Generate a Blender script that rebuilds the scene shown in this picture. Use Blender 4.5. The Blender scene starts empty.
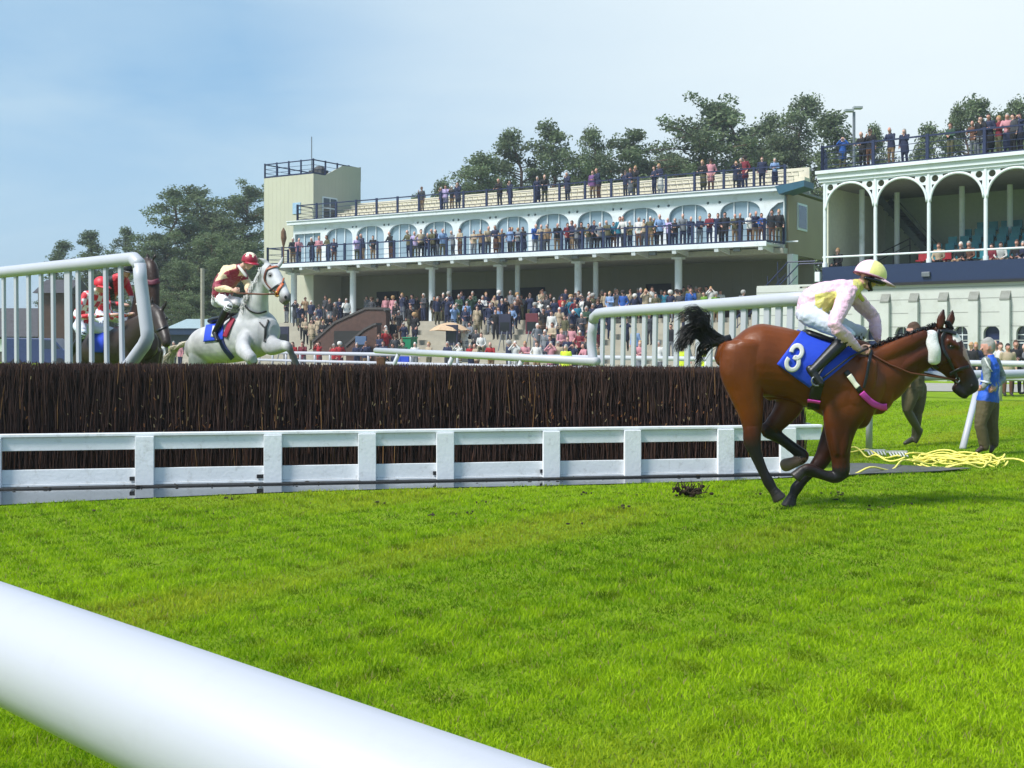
import bpy, bmesh, math, random
import numpy as np
from mathutils import Vector, Matrix, kdtree
from mathutils.bvhtree import BVHTree

scene = bpy.context.scene
COL = scene.collection
R = math.radians

# ------------------------------------------------------------------ camera
F = 1200.0            # focal length in pixels of the 1024 px wide frame
HZ = 343.0            # image row of the horizon
EYE = 1.65
camd = bpy.data.cameras.new('camera')
cam = bpy.data.objects.new('camera', camd)
COL.objects.link(cam)
cam.location = (0, 0, EYE)
cam.rotation_euler = (R(90), 0, 0)
camd.sensor_width = 36.0
camd.lens = F / 1024.0 * 36.0
camd.shift_y = -(384.0 - HZ) / 1024.0
camd.clip_start = 0.05
camd.clip_end = 6000
scene.camera = cam

# ------------------------------------------------------------------ light
SUN_EL, SUN_AZ = 52.0, -120.0        # azimuth from +Y (view direction) towards +X
sd = Vector((math.sin(R(SUN_AZ)) * math.cos(R(SUN_EL)), math.cos(R(SUN_AZ)) * math.cos(R(SUN_EL)), math.sin(R(SUN_EL))))
ld = bpy.data.lights.new('sun', 'SUN')
ld.energy = 2.9
ld.angle = R(14)
ld.color = (1.0, 0.97, 0.93)
sun = bpy.data.objects.new('sun', ld)
COL.objects.link(sun)
sun.rotation_euler = sd.to_track_quat('Z', 'Y').to_euler()

w = bpy.data.worlds.new('World')
scene.world = w
w.use_nodes = True
nt = w.node_tree
nt.nodes.clear()
out = nt.nodes.new('ShaderNodeOutputWorld')
bg = nt.nodes.new('ShaderNodeBackground')
bg.inputs['Strength'].default_value = 0.098
sky = nt.nodes.new('ShaderNodeTexSky')
sky.sky_type = 'NISHITA'
sky.sun_disc = False
sky.sun_elevation = R(SUN_EL)
sky.sun_rotation = R(SUN_AZ)
sky.air_density = 1.0
sky.dust_density = 1.2
sky.ozone_density = 1.6
tc = nt.nodes.new('ShaderNodeTexCoord')
mp = nt.nodes.new('ShaderNodeMapping')
mp.inputs['Scale'].default_value = (1.6, 1.0, 6.5)
mp.inputs['Rotation'].default_value = (0, R(8), 0)
nz = nt.nodes.new('ShaderNodeTexNoise')
nz.inputs['Scale'].default_value = 1.5
nz.inputs['Detail'].default_value = 6
nz.inputs['Roughness'].default_value = 0.55
nz.inputs['Distortion'].default_value = 0.4
rmp = nt.nodes.new('ShaderNodeMapRange')
rmp.inputs['From Min'].default_value = 0.36
rmp.inputs['From Max'].default_value = 0.72
rmp.inputs['To Min'].default_value = 0.0
rmp.inputs['To Max'].default_value = 0.55
dot = nt.nodes.new('ShaderNodeVectorMath'); dot.operation = 'DOT_PRODUCT'
dot.inputs[1].default_value = Vector((0.34, 0.86, 0.40)).normalized()
r2 = nt.nodes.new('ShaderNodeMapRange')
r2.inputs['From Min'].default_value = 0.83
r2.inputs['From Max'].default_value = 1.0
r2.inputs['To Min'].default_value = 0.0
r2.inputs['To Max'].default_value = 0.95
mix = nt.nodes.new('ShaderNodeMix'); mix.data_type = 'RGBA'
mix.inputs['B'].default_value = (3.5, 4.4, 4.9, 1)
veil = nt.nodes.new('ShaderNodeMix'); veil.data_type = 'RGBA'; veil.inputs['Factor'].default_value = 0.72; veil.inputs['B'].default_value = (1.36, 2.7, 4.1, 1)
glow = nt.nodes.new('ShaderNodeMix'); glow.data_type = 'RGBA'; glow.inputs['B'].default_value = (5.0, 5.5, 5.6, 1)
L = nt.links.new
L(tc.outputs['Generated'], mp.inputs['Vector'])
L(mp.outputs['Vector'], nz.inputs['Vector'])
L(nz.outputs['Fac'], rmp.inputs['Value'])
L(tc.outputs['Generated'], dot.inputs[0])
L(dot.outputs['Value'], r2.inputs['Value'])
L(rmp.outputs['Result'], mix.inputs['Factor'])
L(sky.outputs['Color'], veil.inputs['A'])
L(veil.outputs['Result'], mix.inputs['A'])
L(mix.outputs['Result'], glow.inputs['A'])
L(r2.outputs['Result'], glow.inputs['Factor'])
L(glow.outputs['Result'], bg.inputs['Color'])
L(bg.outputs['Background'], out.inputs['Surface'])

scene.view_settings.view_transform = 'Standard'
scene.view_settings.look = 'None'
scene.view_settings.gamma = 1.0
scene.view_settings.exposure = 0.95
scene.view_settings.use_curve_mapping = False

# thin summer haze over the course: one even box of air round everything
def build_haze():
    me = bpy.data.meshes.new('haze'); x, y0, y1, z0, z1 = 1500, -80, 2400, -1.0, 34.0
    v = [(a, b, c) for a in (-x, x) for b in (y0, y1) for c in (z0, z1)]
    me.from_pydata(v, [], [(0, 1, 3, 2), (4, 6, 7, 5), (0, 4, 5, 1), (2, 3, 7, 6), (0, 2, 6, 4), (1, 5, 7, 3)])
    m = bpy.data.materials.new('haze'); m.use_nodes = True; n = m.node_tree.nodes
    n.remove(n['Principled BSDF']); p = n.new('ShaderNodeVolumePrincipled')
    p.inputs['Color'].default_value = (.86, .92, 1.0, 1); p.inputs['Density'].default_value = HAZE
    p.inputs['Anisotropy'].default_value = .2
    m.node_tree.links.new(p.outputs['Volume'], n['Material Output'].inputs['Volume'])
    me.materials.append(m); o = bpy.data.objects.new('haze', me); COL.objects.link(o); o['kind'] = 'stuff'
HAZE = 0.0006

# ------------------------------------------------------------------ helpers
def P(px, py, Y):
    """the point at depth Y seen at that place of the frame"""
    return Vector(((px - 512.0) / F * Y, Y, EYE + (HZ - py) / F * Y))

def G(px, py):
    """ground point"""
    Y = F * EYE / (py - HZ)
    return Vector(((px - 512.0) / F * Y, Y, 0))

def lin(c):
    def f(v):
        v /= 255.0
        return v / 12.92 if v <= 0.04045 else ((v + 0.055) / 1.055) ** 2.4
    return (f(c[0]), f(c[1]), f(c[2]))

def tag(o, label=None, cat=None, group=None, kind=None):
    if label: o['label'] = label
    if cat: o['category'] = cat
    if group: o['group'] = group
    if kind: o['kind'] = kind
    return o

def empty(name, loc=(0, 0, 0), rz=0.0, parent=None):
    o = bpy.data.objects.new(name, None)
    o.empty_display_size = 0.2
    COL.objects.link(o)
    o.location = loc
    o.rotation_euler = (0, 0, rz)
    if parent: o.parent = parent
    return o

class MB:
    def __init__(self):
        self.v = []; self.f = []; self.m = []; self.cm = 0
    def add(self, verts, faces):
        b = len(self.v)
        self.v.extend([tuple(p) for p in verts])
        for f in faces:
            self.f.append([b + i for i in f]); self.m.append(self.cm)
        return self
    def box(self, x0, x1, y0, y1, z0, z1):
        v = [(x, y, z) for x in (x0, x1) for y in (y0, y1) for z in (z0, z1)]
        f = [(0, 1, 3, 2), (4, 6, 7, 5), (0, 4, 5, 1), (2, 3, 7, 6), (0, 2, 6, 4), (1, 5, 7, 3)]
        return self.add(v, f)
    def prism(self, pts, y0, y1, axes='xz'):
        """polygon pts in (x, z), extruded from y0 to y1"""
        n = len(pts)
        if axes == 'xz':
            v = [(a, y0, b) for a, b in pts] + [(a, y1, b) for a, b in pts]
        elif axes == 'yz':
            v = [(y0, a, b) for a, b in pts] + [(y1, a, b) for a, b in pts]
        else:
            v = [(a, b, y0) for a, b in pts] + [(a, b, y1) for a, b in pts]
        f = [list(range(n)), list(range(2 * n - 1, n - 1, -1))]
        for i in range(n):
            j = (i + 1) % n
            f.append((j, i, n + i, n + j))
        return self.add(v, f)
    def tube(self, pts, r, n=8, cap=True):
        pts = [Vector(p) for p in pts]
        rs = r if isinstance(r, (list, tuple)) else [r] * len(pts)
        up = None; v = []; f = []
        for i, p in enumerate(pts):
            if i == 0: t = pts[1] - p
            elif i == len(pts) - 1: t = p - pts[i - 1]
            else: t = (pts[i + 1] - p).normalized() + (p - pts[i - 1]).normalized()
            t.normalize()
            if up is None:
                a = Vector((0, 0, 1)) if abs(t.z) < 0.9 else Vector((1, 0, 0))
                up = (a - t * a.dot(t)).normalized()
            else:
                up = (up - t * up.dot(t)).normalized()
            s = t.cross(up)
            for k in range(n):
                a = 2 * math.pi * k / n
                v.append(p + (up * math.cos(a) + s * math.sin(a)) * rs[i])
        for i in range(len(pts) - 1):
            for k in range(n):
                k2 = (k + 1) % n
                f.append((i * n + k, i * n + k2, (i + 1) * n + k2, (i + 1) * n + k))
        if cap:
            f.append(list(range(n))[::-1])
            f.append([(len(pts) - 1) * n + k for k in range(n)])
        return self.add(v, f)
    def bar(self, a, b, wx, wz, up=(0, 0, 1)):
        """square bar from a to b"""
        a = Vector(a); b = Vector(b); t = (b - a).normalized(); up = Vector(up)
        if abs(t.dot(up)) > 0.95: up = Vector((1, 0, 0))
        s = t.cross(up).normalized(); u = s.cross(t)
        v = []
        for p in (a, b):
            for i, j in ((-1, -1), (1, -1), (1, 1), (-1, 1)):
                v.append(p + s * (i * wx / 2) + u * (j * wz / 2))
        return self.add(v, [(3, 2, 1, 0), (4, 5, 6, 7), (0, 1, 5, 4), (1, 2, 6, 5), (2, 3, 7, 6), (3, 0, 4, 7)])
    def ell(self, c, rx, ry, rz, n=10, m=6, rot=None):
        c = Vector(c); v = []; f = []
        for i in range(m + 1):
            t = math.pi * i / m
            for k in range(n):
                a = 2 * math.pi * k / n
                q = Vector((rx * math.sin(t) * math.cos(a), ry * math.sin(t) * math.sin(a), rz * math.cos(t)))
                if rot: q = rot @ q
                v.append(c + q)
        for i in range(m):
            for k in range(n):
                k2 = (k + 1) % n
                f.append((i * n + k, (i + 1) * n + k, (i + 1) * n + k2, i * n + k2))
        return self.add(v, f)
    def mesh(self, name):
        me = bpy.data.meshes.new(name)
        me.from_pydata(self.v, [], self.f)
        me.polygons.foreach_set('material_index', self.m)
        me.update()
        return me
    def build(self, name, mats, parent=None, smooth=False, bevel=0.0, world=False, label=None):
        me = self.mesh(name)
        for m in (mats if isinstance(mats, (list, tuple)) else [mats]):
            me.materials.append(m)
        o = bpy.data.objects.new(name, me)
        COL.objects.link(o)
        if parent:
            o.parent = parent
            if world:
                me.transform(parent_world(parent).inverted())
        if smooth:
            me.polygons.foreach_set('use_smooth', [True] * len(me.polygons))
        if bevel:
            b = o.modifiers.new('bevel', 'BEVEL'); b.width = bevel; b.segments = 2; b.limit_method = 'ANGLE'
        if label: o['label'] = label
        return o

def parent_world(p):
    m = Matrix.LocRotScale(p.location, p.rotation_euler, p.scale)
    return (parent_world(p.parent) @ m) if p.parent else m

def rebase(o, base):
    """put a parentless mesh object's origin at base"""
    o.data.transform(Matrix.Translation(-Vector(base)))
    o.location = base
    return o

# ------------------------------------------------------------------ materials
MATS = {}
def mat(name, c, rough=0.6, metal=0.0, spec=0.5, var=0.12, scale=6.0, bump=0.0, bscale=40.0, attr=False, sheen=0.0, srgb=True, coat=0.0, dirt=None):
    if name in MATS: return MATS[name]
    m = bpy.data.materials.new(name)
    m.use_nodes = True
    n = m.node_tree.nodes; l = m.node_tree.links
    b = n['Principled BSDF']
    base = lin(c) if srgb else c
    tc = n.new('ShaderNodeTexCoord')
    noi = n.new('ShaderNodeTexNoise'); noi.inputs['Scale'].default_value = scale; noi.inputs['Detail'].default_value = 5
    l.new(tc.outputs['Object'], noi.inputs['Vector'])
    mr = n.new('ShaderNodeMapRange')
    mr.inputs['From Min'].default_value = 0.3; mr.inputs['From Max'].default_value = 0.7
    mr.inputs['To Min'].default_value = 1 - var; mr.inputs['To Max'].default_value = 1 + var
    l.new(noi.outputs['Fac'], mr.inputs['Value'])
    mul = n.new('ShaderNodeVectorMath'); mul.operation = 'SCALE'
    if attr:
        at = n.new('ShaderNodeAttribute'); at.attribute_name = 'Col'
        l.new(at.outputs['Color'], mul.inputs[0])
    else:
        mul.inputs[0].default_value = base
    l.new(mr.outputs['Result'], mul.inputs['Scale'])
    last = mul.outputs['Vector']
    if dirt:
        n2 = n.new('ShaderNodeTexNoise'); n2.inputs['Scale'].default_value = dirt[1]; n2.inputs['Detail'].default_value = 8; n2.inputs['Roughness'].default_value = 0.7
        l.new(tc.outputs['Object'], n2.inputs['Vector'])
        m2 = n.new('ShaderNodeMapRange'); m2.inputs['From Min'].default_value = 0.55; m2.inputs['From Max'].default_value = 0.75
        m2.inputs['To Max'].default_value = dirt[2]
        l.new(n2.outputs['Fac'], m2.inputs['Value'])
        mx = n.new('ShaderNodeMix'); mx.data_type = 'RGBA'
        mx.inputs['B'].default_value = (*lin(dirt[0]), 1)
        l.new(last, mx.inputs['A']); l.new(m2.outputs['Result'], mx.inputs['Factor'])
        last = mx.outputs['Result']
    l.new(last, b.inputs['Base Color'])
    b.inputs['Roughness'].default_value = rough
    b.inputs['Metallic'].default_value = metal
    b.inputs['Specular IOR Level'].default_value = spec
    if coat: b.inputs['Coat Weight'].default_value = coat; b.inputs['Coat Roughness'].default_value = 0.3
    if sheen: b.inputs['Sheen Weight'].default_value = sheen
    if bump:
        nb = n.new('ShaderNodeTexNoise'); nb.inputs['Scale'].default_value = bscale; nb.inputs['Detail'].default_value = 4
        l.new(tc.outputs['Object'], nb.inputs['Vector'])
        bp = n.new('ShaderNodeBump'); bp.inputs['Strength'].default_value = bump; bp.inputs['Distance'].default_value = 0.02
        l.new(nb.outputs['Fac'], bp.inputs['Height']); l.new(bp.outputs['Normal'], b.inputs['Normal'])
    MATS[name] = m
    return m

def wave_bump(m, scale, direction='X', strength=0.5, dist=0.03):
    """vertical ribs of a clad wall"""
    n = m.node_tree.nodes; l = m.node_tree.links
    tc = n.new('ShaderNodeTexCoord')
    wv = n.new('ShaderNodeTexWave'); wv.bands_direction = direction; wv.inputs['Scale'].default_value = scale
    wv.wave_profile = 'SAW'
    l.new(tc.outputs['Object'], wv.inputs['Vector'])
    bp = n.new('ShaderNodeBump'); bp.inputs['Strength'].default_value = strength; bp.inputs['Distance'].default_value = dist
    l.new(wv.outputs['Fac'], bp.inputs['Height'])
    l.new(bp.outputs['Normal'], n['Principled BSDF'].inputs['Normal'])
    return m

white_pvc = mat('white_pvc', (176, 178, 186), 0.45, var=0.02, scale=2.2, dirt=((150, 148, 142), 22.0, 0.14))
white_paint = mat('white_paint', (228, 231, 234), 0.5, var=0.04, scale=3, bump=0.15, bscale=25, dirt=((120, 112, 92), 9.0, 0.42))
stand_white = mat('stand_white', (210, 217, 219), 0.6, var=0.05, scale=0.7, dirt=((150, 150, 134), 1.8, 0.5))
stand_blue = mat('stand_blue', (22, 36, 72), 0.5, var=0.1)
clad_x = wave_bump(mat('cladding', (180, 179, 160), 0.6, var=0.05, scale=0.5), 0.8, 'X', 0.9, 0.06)
clad_y = wave_bump(mat('cladding_side', (172, 170, 152), 0.6, var=0.05, scale=0.5), 0.8, 'Y', 0.9, 0.06)
shed_wall = wave_bump(mat('shed_wall', (122, 120, 100), 0.7, var=0.05, scale=0.5), 0.5, 'X', 0.6, 0.05)
base_wall = mat('rendered_wall', (188, 191, 184), 0.7, var=0.06, scale=1.0, dirt=((150, 150, 138), 1.6, 0.4))
concrete = mat('concrete', (160, 155, 140), 0.85, var=0.12, scale=1.5, bump=0.2)
deck_mat = mat('roof_deck', (120, 120, 118), 0.8)
brown_brick = mat('brown_brick', (78, 56, 48), 0.8, var=0.2, scale=4)
glass = mat('window_glass', (138, 160, 172), 0.08, var=0.06, scale=0.3, spec=0.9)  # pale blue sky reflection is put into the pane colour
dark_glass = mat('dark_glass', (40, 50, 58), 0.08, var=0.1, scale=0.5, spec=0.8)
black = mat('black_fabric', (24, 25, 28), 0.7)
steel = mat('grey_metal', (120, 124, 128), 0.45, metal=0.6)

# ------------------------------------------------------------------ lofted bodies
def loft(chain, side, n=14, sub=4, flat_end=False):
    pts = [Vector(c[0]) for c in chain]
    ra = [c[1] for c in chain]; rb = [c[2] if len(c) > 2 else c[1] for c in chain]
    def cr(a, i, t):
        p0 = a[max(i - 1, 0)]; p1 = a[i]; p2 = a[i + 1]; p3 = a[min(i + 2, len(a) - 1)]
        return 0.5 * ((2 * p1) + (p2 - p0) * t + (2 * p0 - 5 * p1 + 4 * p2 - p3) * t * t + (3 * p1 - p0 - 3 * p2 + p3) * t ** 3)
    C = []; A = []; B = []
    for i in range(len(pts) - 1):
        for k in range(sub):
            t = k / sub
            C.append(cr(pts, i, t)); A.append(max(cr(ra, i, t), 1e-4)); B.append(max(cr(rb, i, t), 1e-4))
    C.append(pts[-1]); A.append(ra[-1]); B.append(rb[-1])
    T = []
    for i in range(len(C)):
        t = C[min(i + 1, len(C) - 1)] - C[max(i - 1, 0)]
        T.append(t.normalized())
    def capr(c, t, a, b, sgn):
        r = min(a, b)
        return [(c + t * sgn * r * 0.5, a * 0.87, b * 0.87), (c + t * sgn * r * 0.86, a * 0.5, b * 0.5)]
    rows = [(c, a, b, t) for c, a, b, t in zip(C, A, B, T)]
    h = capr(C[0], T[0], A[0], B[0], -1)
    rows = [(h[1][0], h[1][1], h[1][2], T[0]), (h[0][0], h[0][1], h[0][2], T[0])] + rows
    if not flat_end:
        e = capr(C[-1], T[-1], A[-1], B[-1], 1)
        rows += [(e[0][0], e[0][1], e[0][2], T[-1]), (e[1][0], e[1][1], e[1][2], T[-1])]
    side = Vector(side)
    v = []; f = []
    prev = None
    for c, a, b, t in rows:
        s = side - t * side.dot(t)
        if s.length < 0.15:
            s = prev if prev is not None else t.orthogonal()
            s = s - t * s.dot(t)
        s.normalize(); prev = s
        u = s.cross(t)
        for k in range(n):
            an = 2 * math.pi * k / n
            v.append(c + u * (a * math.cos(an)) + s * (b * math.sin(an)))
    m = len(rows)
    for i in range(m - 1):
        for k in range(n):
            k2 = (k + 1) % n
            f.append((i * n + k, i * n + k2, (i + 1) * n + k2, (i + 1) * n + k))
    f.append(list(range(n))[::-1]); f.append([(m - 1) * n + k for k in range(n)])
    return v, f

def fuse(lofts, voxel, smooth=3, name='body', factor=0.5):
    """lofts: list of (label, verts, faces). returns (mesh, label per vertex list, kd)"""
    mb = MB(); lab = []
    for l, v, f in lofts:
        mb.add(v, f); lab += [l] * len(v)
    me = mb.mesh('src')
    bm = bmesh.new(); bm.from_mesh(me); bmesh.ops.recalc_face_normals(bm, faces=bm.faces); bm.to_mesh(me); bm.free()
    o = bpy.data.objects.new('src', me); COL.objects.link(o)
    r = o.modifiers.new('r', 'REMESH'); r.mode = 'VOXEL'; r.voxel_size = voxel
    if smooth:
        s = o.modifiers.new('s', 'SMOOTH'); s.factor = factor; s.iterations = smooth
    dg = bpy.context.evaluated_depsgraph_get()
    res = bpy.data.meshes.new_from_object(o.evaluated_get(dg))
    res.name = name
    bpy.data.objects.remove(o); bpy.data.meshes.remove(me)
    kd = kdtree.KDTree(len(lab))
    for i, p in enumerate(mb.v): kd.insert(p, i)
    kd.balance()
    res.polygons.foreach_set('use_smooth', [True] * len(res.polygons))
    vl = [lab[kd.find(v.co)[1]] for v in res.vertices]
    return res, vl, (kd, lab)

HEAD = {}
def label_faces(me, kdl, order):
    kd, lab = kdl
    idx = []
    c, hu, f, s, opt = HEAD['c'], HEAD['hu'], HEAD['f'], HEAD['s'], HEAD['opt']
    for p in me.polygons:
        l = lab[kd.find(p.center)[1]]
        d = p.center - c
        if l in ('top', 'legs') and {'jacket'} & set(opt):
            l = 'top' if (p.center - HEAD['pel']).dot(HEAD['dn']) < .10 * s else 'legs'
        if l in ('skin', 'hair') and d.length < .2 * s and not ({'hat', 'cap'} & set(opt)):
            x, z = d.dot(f) / s, d.dot(hu) / s
            if 'nohair' in opt: l = 'hair' if (x < .02 and z > .03) else 'skin'
            elif 'bald' in opt: l = 'hair' if (x < -.015 and -.065 < z < .062) or (abs(x + .01) < .03 and .01 < z < .055) else 'skin'
            else: l = 'hair' if (z > .062 - max(0, -x) * .2 and x < .085) or (x < -.01 and z > -.035) or (x < .035 and z > .02) or l == 'hair' and x < .0 else 'skin'
        idx.append(order.index(l))
    me.polygons.foreach_set('material_index', idx)

def colour_verts(me, cols):
    a = me.color_attributes.new('Col', 'FLOAT_COLOR', 'POINT')
    a.data.foreach_set('color', np.array([(*c, 1.0) for c in cols], dtype=np.float32).ravel())

def bvh_of(meshes):
    v = []; f = []
    for me in meshes:
        b = len(v)
        v += [x.co.copy() for x in me.vertices]
        f += [[b + i for i in p.vertices] for p in me.polygons]
    return BVHTree.FromPolygons(v, f)

EYEV = Vector((0, 0, EYE))
def cast(bvh, px, py, off=0.01):
    d = P(px, py, 1.0) - EYEV
    d.normalize()
    h = bvh.ray_cast(EYEV, d)
    if h[0] is None: return None
    return h[0] + h[1].normalized() * off if h[1].dot(d) < 0 else h[0] - h[1].normalized() * off

def drape(bvh, quad, nx=14, ny=10, off=0.012, flip=None):
    """quad: four frame corners (tl, tr, br, bl) laid on the surface; flip=(centre, lateral) lays the twin on the far side"""
    V = []; ok = []
    for j in range(ny + 1):
        for i in range(nx + 1):
            s = i / nx; t = j / ny
            tl, tr, br, bl = [Vector((*q, 0)) for q in quad]
            q = (tl * (1 - s) + tr * s) * (1 - t) + (bl * (1 - s) + br * s) * t
            h = cast(bvh, q.x, q.y, off)
            if h is not None and flip is not None:
                c, lat = flip
                o = h - lat * (h - c).dot(lat)
                hh = bvh.ray_cast(o + lat * 3, -lat)
                h = hh[0] + hh[1].normalized() * off if hh[0] is not None else None
            V.append(h if h is not None else Vector((0, 0, 0))); ok.append(h is not None)
    F_ = []
    for j in range(ny):
        for i in range(nx):
            f = (j * (nx + 1) + i, j * (nx + 1) + i + 1, (j + 1) * (nx + 1) + i + 1, (j + 1) * (nx + 1) + i)
            if all(ok[k] for k in f): F_.append(f)
    used = sorted({k for f in F_ for k in f}); mp = {k: i for i, k in enumerate(used)}
    return [V[k] for k in used], [[mp[k] for k in f] for f in F_]

def ribbon(bvh, pts, width, off=0.014, flip=None, sub=6):
    """strap along frame points laid on the surface"""
    q = [Vector((a, b, 0)) for a, b in pts]; c = []
    for i in range(len(q) - 1):
        p0 = q[max(i - 1, 0)]; p1 = q[i]; p2 = q[i + 1]; p3 = q[min(i + 2, len(q) - 1)]
        for k in range(sub):
            t = k / sub
            c.append(0.5 * ((2 * p1) + (p2 - p0) * t + (2 * p0 - 5 * p1 + 4 * p2 - p3) * t * t + (3 * p1 - p0 - 3 * p2 + p3) * t ** 3))
    c.append(q[-1])
    V = []; F_ = []; last = None
    for i, p in enumerate(c):
        t = (c[min(i + 1, len(c) - 1)] - c[max(i - 1, 0)]).normalized()
        nrm = Vector((-t.y, t.x, 0))
        row = []
        for s in (-1, -0.33, 0.33, 1):
            a = p + nrm * width / 2 * s
            h = cast(bvh, a.x, a.y, off)
            if h is not None and flip is not None:
                cc, lat = flip
                o = h - lat * (h - cc).dot(lat)
                hh = bvh.ray_cast(o + lat * 3, -lat)
                h = hh[0] + hh[1].normalized() * off if hh[0] is not None else None
            row.append(h)
        if any(r is None for r in row): last = None; continue
        b = len(V); V += row
        if last is not None:
            for k in range(3): F_.append((last + k, last + k + 1, b + k + 1, b + k))
        last = b
    return V, F_

def sheet(name, parts, m, parent, thick=0.008):
    mb = MB()
    for v, f in parts: mb.add(v, f)
    if not mb.f: return None
    o = mb.build(name, m, parent, smooth=True, world=True)
    s = o.modifiers.new('s', 'SOLIDIFY'); s.thickness = thick; s.offset = 0
    return o
# ------------------------------------------------------------------ the ground
class Frame:
    """a vertical plane in the scene: u runs along it, w away from the camera"""
    def __init__(s, o, d):
        s.o = Vector((o[0], o[1])); s.d = Vector((d[0], d[1])).normalized(); s.m = Vector((-s.d.y, s.d.x))
        s.rz = math.atan2(s.d.y, s.d.x)
    def u(s, px, w_=0.0):
        a = (px - 512.0) / F
        o = s.o + s.m * w_
        return (a * o.y - o.x) / (s.d.x - a * s.d.y)
    def xy(s, u, w_=0.0):
        return s.o + s.d * u + s.m * w_
    def Y(s, px, w_=0.0):
        return s.xy(s.u(px, w_), w_).y
    def z(s, px, py, w_=0.0):
        return EYE + (HZ - py) / F * s.Y(px, w_)
    def p3(s, u, w_, z):
        q = s.xy(u, w_); return Vector((q.x, q.y, z))

def ground_material():
    m = bpy.data.materials.new('turf'); m.use_nodes = True
    n = m.node_tree.nodes; l = m.node_tree.links; b = n['Principled BSDF']
    tc = n.new('ShaderNodeTexCoord')
    def noise(sc, det=6, ro=0.6):
        x = n.new('ShaderNodeTexNoise'); x.inputs['Scale'].default_value = sc; x.inputs['Detail'].default_value = det; x.inputs['Roughness'].default_value = ro
        l.new(tc.outputs['Object'], x.inputs['Vector']); return x
    a = noise(0.35); c = noise(3.2); d = noise(45, 5, 0.7)
    r = n.new('ShaderNodeValToRGB'); e = r.color_ramp.elements
    e[0].position = 0.3; e[0].color = (0.15, 0.27, 0.003, 1); e[1].position = 0.72; e[1].color = (0.28, 0.41, 0.006, 1)
    s1 = n.new('ShaderNodeMath'); s1.operation = 'MULTIPLY_ADD'; s1.inputs[1].default_value = 0.45
    s2 = n.new('ShaderNodeMath'); s2.operation = 'MULTIPLY_ADD'; s2.inputs[1].default_value = 0.3
    s3 = n.new('ShaderNodeMath'); s3.operation = 'MULTIPLY'; s3.inputs[1].default_value = 0.28
    l.new(d.outputs['Fac'], s3.inputs[0]); l.new(c.outputs['Fac'], s2.inputs[0]); l.new(s3.outputs[0], s2.inputs[2])
    l.new(a.outputs['Fac'], s1.inputs[0]); l.new(s2.outputs[0], s1.inputs[2])
    l.new(s1.outputs[0], r.inputs['Fac']); l.new(r.outputs['Color'], b.inputs['Base Color'])
    b.inputs['Roughness'].default_value = 0.85; b.inputs['Specular IOR Level'].default_value = 0.2
    bp = n.new('ShaderNodeBump'); bp.inputs['Strength'].default_value = 0.8; bp.inputs['Distance'].default_value = 0.06
    l.new(d.outputs['Fac'], bp.inputs['Height']); l.new(bp.outputs['Normal'], b.inputs['Normal'])
    return m
turf = ground_material()
g = MB(); g.add([(-1490, -60, 0), (1490, -60, 0), (1490, 2380, 0), (-1490, 2380, 0)], [(0, 1, 2, 3)])
tag(g.build('ground', turf), kind='structure')

FEN = Frame((-5.75, 13.5), (8.59, 1.45))       # foot of the white guard rail
U0, U1 = -3.4, FEN.u(822)
edge_px = [(-330, 528), (-60, 510), (0, 506), (120, 500), (270, 493.5), (400, 489.5), (545, 486.5), (660, 483.5), (740, 481), (800, 477.5), (850, 473.5)]
EDGE = [G(*p) for p in edge_px]
# water in front of the rail
water_m = bpy.data.materials.new('still_water'); water_m.use_nodes = True
bb = water_m.node_tree.nodes['Principled BSDF']
bb.inputs['Base Color'].default_value = (0.012, 0.013, 0.012, 1); bb.inputs['Roughness'].default_value = 0.03; bb.inputs['IOR'].default_value = 1.6
bb.inputs['Specular IOR Level'].default_value = 1.0
nn = water_m.node_tree.nodes.new('ShaderNodeTexNoise'); nn.inputs['Scale'].default_value = 2.2
bq = water_m.node_tree.nodes.new('ShaderNodeBump'); bq.inputs['Strength'].default_value = 0.04; bq.inputs['Distance'].default_value = 0.02
water_m.node_tree.links.new(nn.outputs['Fac'], bq.inputs['Height']); water_m.node_tree.links.new(bq.outputs['Normal'], bb.inputs['Normal'])
w = MB()
back = [FEN.p3(u, 0.25, 0.012) for u in [FEN.u(p[0]) for p in edge_px]]
front = [Vector((p.x, p.y, 0.012)) for p in EDGE]
n_ = len(EDGE)
w.add(front + back, [(i, i + 1, n_ + i + 1, n_ + i) for i in range(n_ - 1)])
tag(w.build('water', water_m), kind='structure')
# black pond liner: a strip at the foot of the rail and the loose end at the right
liner = mat('pond_liner', (20, 21, 22), 0.6, var=0.25, scale=5, bump=0.3, bscale=12)
w = MB()
w.box(FEN.u(-330), FEN.u(835), -0.15, 0.06, 0.0, 0.028)
lo = w.build('pond_liner', liner, bevel=0.01)
lo.location = (FEN.o.x, FEN.o.y, 0); lo.rotation_euler = (0, 0, FEN.rz)
tag(lo, 'black rubber liner edge along the foot of the white guard rail at the water', 'liner')
w = MB()
pts = [(835, 478), (868, 476), (905, 474.5), (940, 473), (972, 470.5), (950, 469), (905, 467.5), (868, 465.5), (838, 465)]
w.add([G(*p) + Vector((0, 0, 0.03 + 0.006 * math.sin(i * 2.1))) for i, p in enumerate(pts)], [list(range(len(pts)))])
lo = w.build('liner_sheet', mat('liner_sheet', (66, 68, 70), 0.4, var=0.25, scale=4, bump=0.6, bscale=9))
so = lo.modifiers.new('s', 'SOLIDIFY'); so.thickness = 0.006
tag(lo, 'loose grey black liner sheet lying flat on the grass beside the yellow rope', 'liner')

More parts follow.
